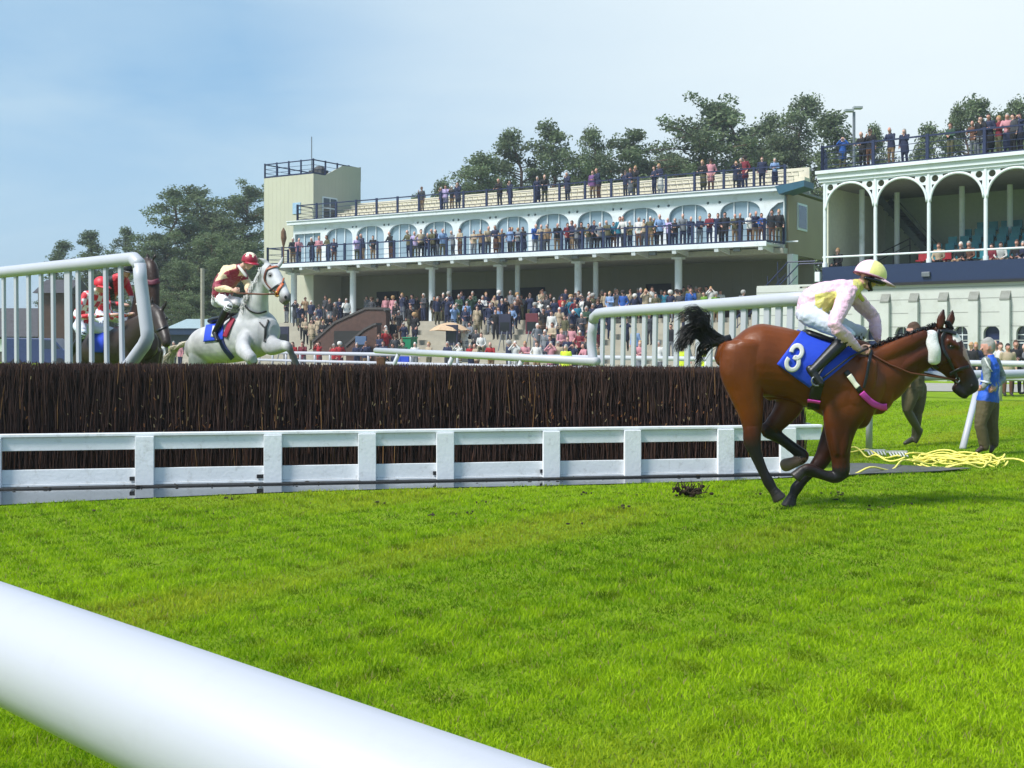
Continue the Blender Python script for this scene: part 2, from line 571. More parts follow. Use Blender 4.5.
# ------------------------------------------------------------------ grass blades
def edge_y(x):
    for a, b in zip(EDGE[:-1], EDGE[1:]):
        if a.x <= x <= b.x:
            return a.y + (b.y - a.y) * (x - a.x) / (b.x - a.x)
    return 1e9 if x > EDGE[-1].x else EDGE[0].y
def grass(name, N, y0, y1, seed, hgt, wid, col0, col1, power=1.6, behind=False):
    rng = np.random.default_rng(seed)
    t = rng.random(N)
    k = 2 - power
    Y = (y0 ** k + t * (y1 ** k - y0 ** k)) ** (1 / k)
    X = (rng.random(N) * 2 - 1) * (0.45 * Y + 1.4)
    ex = np.array([p.x for p in EDGE]); ey = np.array([p.y for p in EDGE])
    lim = np.interp(X, ex, ey)
    wob = 0.10 * np.sin(X * 5.1) + 0.06 * np.sin(X * 13.7 + 1)
    keep = (Y < lim + wob * 0.7 - 0.02) | (X > EDGE[-1].x + 0.0)
    # no grass under the fence itself
    ou = (X - FEN.o.x) * FEN.d.x + (Y - FEN.o.y) * FEN.d.y
    ow = (X - FEN.o.x) * FEN.m.x + (Y - FEN.o.y) * FEN.m.y
    keep &= ~((ou < U1 + 0.2) & (ow > -0.2) & (ow < 1.6))
    X = X[keep]; Y = Y[keep]; n = len(X)
    # clumps: height and colour follow a coarse field
    ph = rng.random(12) * 6.28
    fld = sum(np.sin(X * a + Y * b + p) for a, b, p in zip((1.3, -2.1, 3.7, 5.9, -4.4, 8.3), (2.2, 1.7, -3.1, 4.6, 6.8, -7.7), ph)) / 6
    fl2 = sum(np.sin(X * a + Y * b + p) for a, b, p in zip((0.3, -0.5, 0.9, 13.1, -11.7), (0.7, 0.45, -0.6, 9.3, 14.9), ph[6:])) / 5
    h = hgt * (0.55 + 0.75 * rng.random(n)) * (1 + 0.8 * fld)
    sc = (Y / y0) ** 0.45
    wd = wid * (0.7 + 0.6 * rng.random(n)) * sc
    an = rng.random(n) * 2 * np.pi
    le = h * (0.25 + 0.9 * rng.random(n))
    la = rng.random(n) * 2 * np.pi
    v = np.zeros((n, 5, 3), dtype=np.float32)
    cx = np.cos(an) * wd / 2; cy = np.sin(an) * wd / 2
    lx = np.cos(la) * le; ly = np.sin(la) * le
    v[:, 0] = np.stack([X - cx, Y - cy, np.zeros(n)], 1)
    v[:, 1] = np.stack([X + cx, Y + cy, np.zeros(n)], 1)
    v[:, 2] = np.stack([X + cx * .8 + lx * .35, Y + cy * .8 + ly * .35, h * .62], 1)
    v[:, 3] = np.stack([X - cx * .8 + lx * .35, Y - cy * .8 + ly * .35, h * .62], 1)
    v[:, 4] = np.stack([X + lx, Y + ly, h], 1)
    base = (np.arange(n) * 5)[:, None]
    quads = base + np.array([[0, 1, 2, 3]]); tris = base + np.array([[3, 2, 4]])
    me = bpy.data.meshes.new(name)
    me.vertices.add(n * 5); me.vertices.foreach_set('co', v.ravel())
    li = np.concatenate([quads, tris], 1).ravel().astype(np.int32)
    me.loops.add(len(li)); me.loops.foreach_set('vertex_index', li)
    me.polygons.add(n * 2)
    st = np.empty(n * 2, dtype=np.int32); st[0::2] = np.arange(n) * 7; st[1::2] = np.arange(n) * 7 + 4
    me.polygons.foreach_set('loop_start', st)
    me.update(calc_edges=True)
    mixv = np.clip(0.5 + 1.0 * fl2 + 0.45 * fld + (rng.random(n) - .5) * 0.6, 0, 1)[:, None]
    c = np.array(col0)[None] * (1 - mixv) + np.array(col1)[None] * mixv
    fl3 = sum(np.sin(X * a + Y * b + p) for a, b, p in zip((0.55, -0.9, 1.7, -2.6), (0.8, 1.1, -1.3, 1.9), ph[2:])) / 4
    worn = np.clip(fl3 * 1.6 - .35, 0, .55)[:, None]
    c = c * (1 - worn) + np.array([[.42, .42, .03]]) * worn
    ph2 = rng.random(10) * 6.28
    tuft = sum(np.sin(X * a + Y * b + p) for a, b, p in zip((7.1, -9.3, 12.7, -5.2, 16.1), (8.7, 6.1, -5.9, 13.3, 10.1), ph2)) / 5
    c = c * (1 - .42 * np.clip(tuft * 2.2 - .35, 0, 1))[:, None]
    dry = (rng.random(n) < 0.05)[:, None]
    c = np.where(dry, np.array([[0.30, 0.27, 0.09]]), c)
    cc = np.ones((n, 5, 4), dtype=np.float32); cc[:, :, :3] = c[:, None, :]
    at = me.color_attributes.new('Col', 'FLOAT_COLOR', 'POINT'); at.data.foreach_set('color', cc.ravel())
    m = mat('grass_blade', (90, 140, 20), 0.6, attr=True, var=0.05, spec=0.12)
    b = m.node_tree.nodes['Principled BSDF']
    if 'translucent' not in m:
        m['translucent'] = 1
        n2 = m.node_tree.nodes; tr = n2.new('ShaderNodeBsdfTranslucent'); ms = n2.new('ShaderNodeMixShader'); ms.inputs[0].default_value = 0.45
        src = b.inputs['Base Color'].links[0].from_socket
        m.node_tree.links.new(src, tr.inputs['Color']); m.node_tree.links.new(b.outputs[0], ms.inputs[1]); m.node_tree.links.new(tr.outputs[0], ms.inputs[2])
        m.node_tree.links.new(ms.outputs[0], n2['Material Output'].inputs['Surface'])
    me.materials.append(m)
    o = bpy.data.objects.new(name, me); COL.objects.link(o)
    tag(o, kind='stuff')
    return o
G0 = (0.145, 0.285, 0.003); G1 = (0.36, 0.53, 0.010)
tag(grass('grass', 760000, 4.2, 34.0, 5, 0.027, 0.0048, G0, G1, power=1.75), 'short bright green turf of the racecourse', 'grass')

# ------------------------------------------------------------------ birch fence
def strands(mb_v, mb_f, cols, base, tip, wid, col, lean):
    pass
def twig_mesh(name, N, seed):
    rng = np.random.default_rng(seed)
    L_ = U1 + 0.0 - U0
    V = []; Fc = []; C = []
    for i in range(N):
        u = U0 + rng.random() * L_
        H = 1.43 + (1.315 - 1.43) * (u - U0) / L_
        k = rng.random()
        if k < 0.62:      # front face
            w0 = 0.50 + rng.random() * 0.10; z0 = rng.random() * 0.75 * H if rng.random() < .5 else 0.0; z1 = min(z0 + 0.35 + rng.random() * 0.6, H - 0.01 + rng.normal() * 0.018)
            w1 = w0 + rng.normal() * 0.02 + 0.05
        elif k < 0.94:    # the top brush
            w0 = 0.54 + rng.random() * 0.75; z0 = H - 0.30; z1 = H + rng.normal() * 0.014 + (0.02 if rng.random() < 0.04 else 0); w1 = w0 + rng.normal() * 0.05
        else:
            w0 = 1.33 + rng.random() * 0.06; z0 = 0; z1 = H; w1 = w0 - 0.05
        z1 = max(z1, z0 + 0.05)
        uu = u + rng.normal() * 0.035
        r = 0.0026 + rng.random() * 0.0038
        b = len(V)
        for (q, ww, z, rr) in ((u, w0, z0, r), ((u + uu) / 2 + rng.normal() * 0.008, (w0 + w1) / 2 - 0.01, (z0 + z1) / 2, r), (uu, w1, z1, r * 0.5)):
            V += [(q - rr, ww, z), (q + rr, ww, z), (q, ww - rr * 1.4, z)]
        for s in (0, 3):
            for a in range(3):
                a2 = (a + 1) % 3
                Fc.append((b + s + a, b + s + a2, b + s + 3 + a2, b + s + 3 + a))
        Fc.append((b + 6, b + 7, b + 8))
        t = rng.random()
        if t < 0.018: c = (0.20, 0.105, 0.04)
        elif t < 0.12: c = (0.075, 0.034, 0.022)
        else:
            s = 0.55 + rng.random() * 0.9
            c = (0.044 * s, 0.024 * s, 0.019 * s)
        C += [c] * 9
    # flecks of broken pale wood caught in the face
    for i in range(260):
        u = U0 + rng.random() * L_
        if rng.random() < 0.5: u = rng.choice([1.0, 1.9, 3.2, 4.4, 6.1, 7.3, 8.2]) + rng.normal() * 0.25
        H = 1.36; z = 0.55 + abs(rng.normal()) * 0.3
        if z > H - .03 or not (U0 < u < U1): continue
        r = 0.003 + rng.random() * 0.004; h = 0.010 + rng.random() * 0.035; b = len(V); du = rng.normal() * 0.014
        V += [(u - r, 0.468, z), (u + r, 0.468, z), (u + du + r, 0.462, z + h), (u + du - r, 0.462, z + h), (u - r, 0.48, z), (u + r, 0.48, z), (u + du + r, 0.475, z + h), (u + du - r, 0.475, z + h)]
        Fc += [(b, b + 1, b + 2, b + 3), (b + 4, b + 7, b + 6, b + 5), (b, b + 3, b + 7, b + 4), (b + 1, b + 5, b + 6, b + 2)]
        C += [[(0.26, 0.14, 0.06), (0.24, 0.09, 0.03), (0.30, 0.22, 0.12)][rng.integers(3)]] * 8
    me = bpy.data.meshes.new(name); me.from_pydata(V, [], Fc); colour_verts(me, C)
    return me
fr = empty('birch_fence', (FEN.o.x, FEN.o.y, 0), FEN.rz)
tag(fr, 'long dark brown birch steeplechase fence behind the white guard rail', 'fence')
w = MB()
w.add([(U0, .56, 0), (U1, .56, 0), (U1, .60, 1.26), (U0, .60, 1.36), (U0, 1.36, 0), (U1, 1.36, 0), (U1, 1.30, 1.26), (U0, 1.30, 1.36)],
      [(0, 1, 2, 3), (5, 4, 7, 6), (3, 2, 6, 7), (1, 5, 6, 2), (4, 0, 3, 7)])
w.build('packed_core', mat('birch_core', (26, 17, 15), 0.9, var=0.3, scale=20, bump=0.6, bscale=60), fr)
me = twig_mesh('birch_twigs', 36000, 3)
me.materials.append(mat('birch_twig', (60, 40, 30), 0.75, attr=True, var=0.2, scale=3, spec=0.25))
o = bpy.data.objects.new('birch_twigs', me); COL.objects.link(o); o.parent = fr

# guard rail
gr = empty('guard_rail', (FEN.o.x, FEN.o.y, 0), FEN.rz)
tag(gr, 'low white boarded guard rail in front of the dark birch fence', 'rail')
zr = 0.62
MB().box(U0, U1, -0.02, 0.10, zr - 0.035, zr).build('top_cap', white_paint, gr, bevel=0.006)
MB().box(U0, U1, 0.012, 0.05, zr - 0.19, zr - 0.038).build('upper_plank', white_paint, gr, bevel=0.004)
MB().box(U0, U1, 0.012, 0.05, 0.055, 0.215).build('lower_plank', white_paint, gr, bevel=0.004)
MB().box(U0, U1, 0.0, 0.045, 0.02, 0.052).build('kick_board', white_paint, gr, bevel=0.004)
for px in (-330, -160, -8, 145, 273, 367, 445, 551, 632, 725, 787):
    u = FEN.u(px)
    MB().box(u - 0.105, u + 0.105, -0.05, 0.009, -0.02, zr - 0.038).build('post', white_paint, gr, bevel=0.006)
for px in (135, 262, 438, 545, 722):
    u = FEN.u(px); MB().box(u - 0.06, u + 0.04, -0.012, 0.010, 0.075, 0.12).build('bracket', black, gr, bevel=0.004)

# ------------------------------------------------------------------ slatted wings
def wing(name, O, d, tops, slat_px, big, post, rail_r, label, slw=0.085):
    fw = Frame(O, d)
    root = empty(name, (O[0], O[1], 0), fw.rz); tag(root, label, 'fence wing', 'slatted white wings of the fence')
    def loc(px, py): u = fw.u(px); return Vector((u, 0, fw.z(px, py)))
    t = MB(); t.tube([loc(*p) for p in tops], rail_r, 14); t.build('top_rail', white_pvc, root, smooth=True)
    t = MB(); t.tube([loc(*p) for p in post], rail_r * 0.97, 14); t.build('end_post', white_pvc, root, smooth=True)
    ts = [loc(*p) for p in tops]
    def topz(u):
        us = sorted((p.x, p.z) for p in ts)
        return float(np.interp(u, [a for a, b in us], [b for a, b in us]))
    for px, lean in slat_px:
        u = fw.u(px); wd = slw * (2.0 if px in big else 1)
        z = topz(u)
        b = MB(); b.add([(u - wd / 2 + lean * (1 - k), -0.022 + 0.044 * j, z * k + 0.0) for k in (0, 1) for j in (0, 1)] + [(u + wd / 2 + lean * (1 - k), -0.022 + 0.044 * j, z * k) for k in (0, 1) for j in (0, 1)],
                        [(0, 2, 3, 1), (4, 5, 7, 6), (0, 4, 6, 2), (1, 3, 7, 5), (0, 1, 5, 4), (2, 6, 7, 3)])
        b.build('slat', white_pvc, root, bevel=0.008)
    lo_ = sorted(p.x for p in ts)
    MB().bar((lo_[0], 0.05, 0.5), (lo_[-1], 0.05, 0.5), 0.04, 0.08).build('lower_rail', white_pvc, root)
    return fw
WL = wing('fence_wing', (-4.72, 15.35), (3.1, -3.05), [(-130, 286), (0, 272.5), (70, 265.3), (125, 259.5), (134, 258.7), (138.5, 263), (139.5, 268)],
          [(-95, .05), (-80, .05), (-66, .05), (-52, .05), (-38, .05), (-24, .05), (-10, .05), (3.6, .05), (16, .05), (28.5, .05), (41, .05), (53, .05), (68, .05), (78, 0.05), (91, 0.05), (105.5, 0.08), (120.5, 0.1)],
          (68, -80), [(139.4, 264), (140.5, 280), (143, 300), (147, 330), (147.5, 337), (144, 345), (133, 360), (118, 380), (100, 400)], 0.088,
          'tall white slatted fence wing at the left end of the birch fence')
WR = wing('fence_wing', (1.75, 23.8), (2.25, -7.0), [(593.5, 322), (594, 317), (598, 313.5), (606, 312.3), (690, 306.8), (790, 299.5), (806, 298.4)],
          [(603 + i * 10.3 + i * i * 0.045, -.1) for i in range(19)], (), [(593.5, 320), (592, 332), (591.5, 345), (593, 360), (596, 380), (598, 410)], 0.10,
          'white slatted fence wing behind the bay horse and jockey', slw=0.155)

# ------------------------------------------------------------------ running rails
def running_rail(name, pts, r, label, posts, second=None, lean=(0, 0), post_r=None):
    pts = [Vector(p) for p in pts]
    base = Vector((pts[0].x, pts[0].y, 0))
    root = empty(name, base); tag(root, label, 'running rail')
    b = MB(); b.tube([p - base for p in pts], r, 20); b.build('rail', white_pvc, root, smooth=True)
    if second:
        b = MB(); b.tube([p - base - Vector((0, 0, second)) for p in pts], r * .8, 10); b.build('lower_rail', white_pvc, root, smooth=True)
    for t in posts:
        L_ = t * (len(pts) - 1); i = min(int(L_), len(pts) - 2); q = pts[i].lerp(pts[i + 1], L_ - i) - base
        foot = Vector((q.x + lean[0], q.y + lean[1], -0.03))
        b = MB(); b.tube([foot, Vector((q.x + lean[0] * .25, q.y + lean[1] * .25, q.z * .72)), Vector((q.x, q.y, q.z - r * .6))], post_r or r * .7, 10)
        b.build('post', white_pvc, root, smooth=True)
    return root
dn = Vector((-0.712, 0.702, 0)); pn = Vector((-0.661, 1.55, 1.266))
running_rail('running_rail', [pn - dn * 3.0, pn, pn + dn * 25], 0.0695, 'thick white plastic running rail crossing the foreground grass', [0.62, 0.75, 0.9], lean=(-0.25, -0.3))
a1 = P(846, 377.6, 18.4); a2 = P(1024, 374.0, 20.6); a3 = a2 + (a2 - a1) * 1.2
running_rail('running_rail', [a1, a2, a3], 0.078, 'white running rail on leaning posts behind the bay horse head', [], lean=(0, 0))
rr_ = bpy.context.scene.objects['running_rail.001']
for (bx, by, tx, ty) in ((869, 449, 867.5, 380), (962.5, 449, 977, 378), (1061, 447, 1075, 376)):
    b = MB(); f0 = G(bx, by); t0 = a1.lerp(a2, (tx - 846) / (1024 - 846))
    b.tube([f0 - rr_.location, t0 - rr_.location], 0.052, 12); b.build('post', white_pvc, rr_, smooth=True)
fa = P(330, 353.5, 62.0); fb = P(1000, 363.5, 34.0); fd = fb - fa
running_rail('running_rail', [fa - fd * 0.42, fa, fb, fb + fd * 0.25], 0.085, 'distant double white running rail along the front of the crowd', [i / 30 for i in range(1, 30)], second=0.42)
running_rail('running_rail', [P(376, 350.5, 36.0), P(597, 361.5, 23.5)], 0.085, 'open ended white running rail leading to the right wing', [0.15, 0.45, 0.75], lean=(-.6, .1))
b = MB(); c0 = P(381, 357, 35.6)
b.box(-0.13, 0.13, -0.1, 0.1, -0.30, -0.0)
o = b.build('rail_joint_cover', mat('rust_brown', (92, 58, 40), 0.8, var=0.3, scale=12, bump=.5), bevel=0.03); o.location = c0
tag(o, 'brown wrapped block hanging at the open end of the white rail', 'rail end')
# ------------------------------------------------------------------ first grandstand
ST = Frame((-14.8, 83.7), (29.56, -18.8))
gs = empty('grandstand', (ST.o.x, ST.o.y, 0), ST.rz)
tag(gs, 'long cream grandstand with blue railed balcony and roof terrace', 'grandstand')
LEN = 35.0
Zb, Zr = 6.98, 10.15
BW = 2.2                                     # the balcony stands this far in front of the wall
centres = [307.5, 339, 370, 403, 438, 474, 512, 552, 595, 639.5, 688, 740]
WU = [ST.u(c) for c in centres]
def curve_plate(name, outer, holes, depth, m, parent, loc=(0, 0, 0), label=None):
    """flat board in the local x/z plane with openings cut in it"""
    cu = bpy.data.curves.new(name, 'CURVE'); cu.dimensions = '2D'; cu.fill_mode = 'BOTH'; cu.extrude = depth / 2
    for ring in [outer] + holes:
        s = cu.splines.new('POLY'); s.points.add(len(ring) - 1); s.use_cyclic_u = True
        for q, (a, b_) in zip(s.points, ring): q.co = (a, b_, 0, 1)
    o = bpy.data.objects.new(name, cu); COL.objects.link(o)
    dg = bpy.context.evaluated_depsgraph_get()
    me = bpy.data.meshes.new_from_object(o.evaluated_get(dg))
    bpy.data.objects.remove(o); bpy.data.curves.remove(cu)
    me.transform(Matrix.Rotation(R(90), 4, 'X'))
    me.name = name; me.materials.clear(); me.materials.append(m)
    o = bpy.data.objects.new(name, me); COL.objects.link(o); o.parent = parent; o.location = loc
    if label: o['label'] = label
    return o
def arch_ring(c, hw, z0, zs, rz_, n=16, p=2.0):
    """opening with a rounded head; c centre, hw half width, z0 sill, zs springing, rz_ rise"""
    r = [(c - hw, z0), (c + hw, z0)]
    for i in range(n + 1):
        a = math.pi * i / n
        ca, sa = math.cos(a), math.sin(a)
        r.append((c + hw * math.copysign(abs(ca) ** (2 / p), ca), zs + rz_ * abs(sa) ** (2 / p)))
    return r
def circ(c, z, r, n=10): return [(c + r * math.cos(2 * math.pi * i / n), z + r * math.sin(2 * math.pi * i / n)) for i in range(n)]

holes = []
SPC = (WU[-1] - WU[1]) / 10
HW = 0.41 * SPC
for i, u in enumerate(WU):
    if i == 0: holes.append([(u - HW, Zb + .12), (u + HW, Zb + .12), (u + HW, 9.25), (u - HW, 9.25)])
    else:
        holes.append(arch_ring(u, HW, Zb + .12, 8.72, 0.76, p=2.6))
        for s in (-1, 1): holes.append(circ(u + s * (HW + .02), 9.50, 0.085))
ue = ST.u(776)
holes.append([(ue - .55, Zb + .12), (ue + .42, Zb + .12), (ue + .42, 9.3), (ue + .1, 9.25), (ue - .3, 8.95), (ue - .55, 8.5)])
curve_plate('wall', [(-0.6, Zb - 0.2), (LEN, Zb - 0.2), (LEN, Zr - .28), (-0.6, Zr - .28)], holes, 0.16, stand_white, gs, (0, 0.08, 0))
for i, u in enumerate(WU + [ue]):
    f = MB(); f.box(u - HW - .15, u + HW + .15, 0.2, 0.24, Zb, 9.7) if i < len(WU) else f.box(u - .7, u + .5, .2, .24, Zb, 9.6)
    p = f.build('window', glass, gs)
    f = MB()
    for q in (-HW * .34, HW * .34): f.box(u + q - .03, u + q + .03, 0.12, 0.196, Zb + .1, 9.5)
    f.box(u - HW, u + HW, 0.14, 0.196, Zb + .12, Zb + .2)
    f.build('glazing_bar', stand_white, p)
# fascia, roof edge
f = MB(); f.box(-0.9, LEN + .15, -0.35, 0.3, Zr - .28, Zr - .06); f.box(-0.9, LEN + .15, -0.42, 0.3, Zr - .057, Zr); f.build('fascia', stand_white, gs, bevel=0.01)
f = MB(); f.box(-0.8, LEN, -0.2, 9.0, Zr - .1, Zr + .02); f.build('roof_deck', deck_mat, gs)
# stepped benches on the roof
bench = mat('roof_bench', (206, 200, 180), 0.8, var=0.12, scale=1.5)
for k in range(4):
    f = MB(); w0 = 2.4 + k * 0.8; z0 = Zr + 0.02 + k * 0.35
    f.box(0.4, LEN - .5, w0, w0 + .78, z0 - .4, z0 + .02)
    n = 78
    for i in range(n):
        u = 0.6 + i * (LEN - 1.4) / n
        f.box(u, u + .33, w0 + 0.02, w0 + .10, z0 + .023, z0 + .36)
    f.box(0.5, LEN - .6, w0 - 0.02, w0 + .12, z0 + .363, z0 + .42)
    f.build('bench_row', bench, gs)
f = MB(); f.box(0.4, LEN - .5, 5.62, 5.8, Zr, Zr + 1.75); f.build('roof_parapet', bench, gs)
# railings
def railing(name, pts, h, parent, m, nposts=None, step=2.9, thick=0.05, mids=(0.25, 0.5, 0.75), post=0.13):
    f = MB(); pts = [Vector(p) for p in pts]
    for a, b_ in zip(pts[:-1], pts[1:]):
        up = Vector((0, 0, h))
        f.bar(a + up, b_ + up, thick * 1.4, thick * 1.4)
        for q in mids: f.bar(a + up * q, b_ + up * q, thick * .55, thick * .55)
        f.bar(a + up * .06, b_ + up * .06, thick * 1.2, thick * 2.4)
    o = f.build(name, m, parent)
    for a, b_ in zip(pts[:-1], pts[1:]):
        n = max(1, round((b_ - a).length / step))
        for i in range(n + 1):
            p = a.lerp(b_, i / n)
            if i == 0 and a is not pts[0]: continue
            MB().box(p.x - post / 2, p.x + post / 2, p.y - post * .4, p.y + post * .4, p.z, p.z + h + .08).build('railing_post', m, o)
    return o
railing('roof_railing', [(-0.3, 0.1, Zr), (LEN, 0.1, Zr)], 1.1, gs, stand_blue, step=1.75)
railing('roof_railing', [(-0.3, 0.1, Zr), (-0.3, 5.5, Zr)], 1.1, gs, stand_blue, step=1.75)
BE = ST.u(764, -BW)
railing('balcony_railing', [(-1.0, -BW + .08, Zb), (BE, -BW + .08, Zb)], 1.15, gs, stand_blue, step=1.35, mids=(0.33, 0.62))
railing('balcony_railing', [(BE, -BW + .08, Zb), (BE + .35, -0.15, Zb)], 1.15, gs, stand_blue, step=1.35, mids=(0.33, 0.62))
railing('balcony_railing', [(-1.0, -BW + .08, Zb), (-1.0, -0.1, Zb)], 1.15, gs, stand_blue, step=1.35, mids=(0.33, 0.62))
# balcony slab and brackets
f = MB(); f.box(-1.1, BE + .12, -BW, 0.0, Zb - .12, Zb - .003); f.box(-1.15, BE + .15, -BW - .06, -BW - .003, Zb - .22, Zb + .04)
f.build('balcony_floor', stand_white, gs, bevel=0.01)
f = MB(); f.box(-1.1, LEN + .1, -0.35, 5.0, Zb - .5, Zb - .205); f.build('floor_beam', mat('beam_paint', (168, 168, 156), .6), gs)
for i in range(15):
    u = -0.4 + i * (BE + .2) / 14.0
    f = MB(); f.prism([(-BW - .03, Zb - .225), (-BW + .3, Zb - .225), (-BW + .3, Zb - .30), (-BW + .02, Zb - .42)], u - .12, u + .12, 'yz')
    f.prism([(-BW + .3, Zb - .125), (-.36, Zb - .125), (-.36, Zb - .45), (-BW + .3, Zb - .28)], u - .05, u + .05, 'yz')
    f.build('bracket', stand_white, gs)
    if i % 2 == 1:
        f = MB(); f.box(u + .85, u + 1.25, -BW + .25, -BW + .5, Zb - .42, Zb - .2); f.build('floodlight', steel, gs, bevel=.02)
# ground floor: columns, back wall
for px in (294, 353, 432, 500, 578, 678.5):
    u = ST.u(px, -.6)
    f = MB(); f.tube([(u, -.6, 2.9), (u, -.6, Zb - .5)], 0.21, 14); f.box(u - .3, u + .3, -.9, -.3, Zb - .62, Zb - .51); f.build('column', stand_white, gs, smooth=False)
    if px in (432, 500, 578):
        f = MB(); f.tube([(u + .65, .4, 2.9), (u + .65, .4, Zb - .5)], 0.16, 12); f.build('column', stand_white, gs)
f = MB(); f.box(-1.0, LEN + .1, 4.6, 4.8, 4.15, Zb - .5); f.build('back_wall', shed_wall, gs)
f = MB(); f.box(-1.0, LEN + .1, 4.56, 4.8, 2.0, 4.147); f.build('back_wall', mat('brown_dado', (82, 62, 50), .8, var=.15, scale=2), gs, label='brown lower band of the back wall under the balcony')
for (u0, u1) in ((9.6, 13.4), (15.0, 17.2), (24.5, 26.2), (3.2, 5.2)):
    f = MB(); f.box(u0, u1, 4.50, 4.552, 3.0, 5.3); f.build('dark_doorway', mat('dark_opening', (34, 34, 32), .8), gs)
# terrace steps
TER = 10
f = MB()
f.box(-2.0, LEN + 1.5, -3.0, 5.0, 0.0, 3.0)
for k in range(TER):
    f.box(-2.0, LEN + 1.5, -3.0 - 0.95 * (k + 1), -3.0 - 0.95 * k - .002, 0.0, 3.0 - 0.3 * (k + 1) + 0.02)
f.build('terrace_steps', concrete, gs)
def terrace_z(w_): 
    if w_ >= -3.0: return 3.0
    k = int((-3.0 - w_) / 0.95)
    return max(0.0, 3.0 - 0.3 * (k + 1) + .02) if k < TER else 0.0
# end wall and the tower
f = MB(); f.box(LEN - .02, LEN + .14, 0.25, 9.0, Zb - .5, Zr - .3); f.build('end_wall', wave_bump(mat('end_wall', (150, 136, 108), .7, var=.06, scale=.6), 0.8, 'Y', .8, .05), gs)
f = MB(); f.box(LEN + .143, LEN + .20, 1.6, 3.2, 7.9, 9.4)
p = f.build('window', stand_white, gs); MB().box(LEN + .203, LEN + .215, 1.72, 3.08, 8.02, 9.28).build('pane', dark_glass, p)
f = MB(); f.box(LEN + .05, LEN + .35, .3, 1.2, 3.0, Zb - .5); f.build('pier', stand_white, gs)
f = MB(); f.prism([(LEN - .3, Zr - .06), (LEN + 1.3, Zr + .15), (LEN + 1.3, Zr - .18), (LEN - .1, Zr - .5)], -.6, 1.0); f.build('gutter_box', mat('teal_metal', (38, 84, 104), .5), gs)
TW = Frame(ST.xy(0, 1.6), ST.d)
tu1 = TW.u(313.5); tu0 = TW.u(264)
T0 = TW.z(313.5, 173.5)
tw = empty('tower', (TW.xy(tu1).x, TW.xy(tu1).y, 0), ST.rz)
tag(tw, 'square tower clad in pale yellow ribbed metal at the left end of the grandstand', 'tower')
DEP = 5.2
f = MB(); f.box(tu0 - tu1, 0, 0, .12, 0, T0); f.box(tu0 - tu1, 0, DEP - .12, DEP, 0, T0); f.build('front_wall', clad_x, tw)
f = MB(); f.box(-.123, .004, .003, DEP - .125, 0, T0); f.box(tu0 - tu1, tu0 - tu1 + .12, .123, DEP - .125, 0, T0); f.build('side_wall', clad_y, tw)
f = MB(); f.prism([(1.2, T0), (DEP, T0), (DEP, T0 + 1.05), (3.2, T0 + .95)], -.12, .0, 'yz'); f.build('side_parapet', clad_y, tw)
f = MB(); f.box(tu0 - tu1 + .1, -.125, .1, DEP - .13, T0 - .3, T0 - .1); f.build('roof', deck_mat, tw)
tr_ = railing('roof_railing', [(tu0 - tu1 + .05, .05, T0), (-.06, .05, T0)], 1.0, tw, stand_blue, step=1.3, mids=(.35, .65), post=.1)
railing('roof_railing', [(-.06, .05, T0), (-.06, DEP, T0)], 1.0, tw, stand_blue, step=1.3, mids=(.35, .65), post=.1)
railing('roof_railing', [(tu0 - tu1 + .05, .05, T0), (tu0 - tu1 + .05, DEP, T0)], 1.0, tw, stand_blue, step=1.3, mids=(.35, .65), post=.1)
f = MB(); f.box(.007, .06, 0.9, 2.5, Zr + .35, Zr + 2.0); p = f.build('window', stand_white, tw)
for a, b_ in ((1.0, 1.65), (1.75, 2.4)):
    f = MB(); f.box(.063, .075, a, b_, Zr + .5, Zr + 1.15); f.box(.063, .075, a, b_, Zr + 1.25, Zr + 1.9); f.build('pane', dark_glass, p)
f = MB(); f.box(-1.95, -1.2, -.05, -.003, 10.9, 11.7); f.build('window', mat('pale_pane', (150, 178, 200), .2), tw)
f = MB(); f.tube([(-1.25, 1.2, T0 - .2), (-1.25, 1.2, T0 + 2.9)], .035, 8); o = f.build('antenna_mast', steel, tw)
f = MB(); f.box(-1.9, -.7, 1.6, 2.4, T0, T0 + .55); f.ell((-1.2, 2.0, T0 + .6), .5, .35, .3); f.build('roof_equipment', mat('equipment_cover', (62, 64, 66), .6), tw)
f = MB(); f.box(tu0 - tu1 + 2.6, tu0 - tu1 + 3.1, -.06, -.003, 3.0, 5.2); f.build('door', mat('dark_green_door', (34, 52, 46), .6), tw)

# brown brick stair block in the terrace
bl = empty('stair_block', (*ST.xy(ST.u(350, -9.5), -9.5), 0), ST.rz)
tag(bl, 'brown brick stair walls with sloping tops rising out of the terrace', 'stair wall')
cop = mat('dark_coping', (70, 66, 64), .7)
def slope_wall(pts, w_, th):
    fw = w_
    us = [(ST.u(px, fw) - ST.u(350, -9.5), ST.z(px, py, fw)) for px, py in pts]
    y0 = fw + 9.5
    f = MB(); f.prism([(a, b_) for a, b_ in us] + [(us[-1][0], 0), (us[0][0], 0)], y0, y0 + th); f.build('side_wall', brown_brick, bl)
    f = MB()
    for a, b_ in zip(us[:-1], us[1:]): f.bar((a[0], y0 + th / 2, a[1] + .06), (b_[0], y0 + th / 2, b_[1] + .06), th + .14, .12)
    f.build('coping', cop, bl)
slope_wall([(313, 343), (335, 323.5), (366, 309.5), (384, 309.5), (386, 312)], -9.0, .35)
slope_wall([(346, 347), (364, 331), (374, 325.5), (377, 325)], -11.2, .35)
f = MB(); f.box(ST.u(336, -9.3) - ST.u(350, -9.5), ST.u(362, -9.3) - ST.u(350, -9.5), .02, .45, 0.0, 2.35); f.build('dark_doorway', mat('dark_opening', (34, 34, 32), .8), bl)

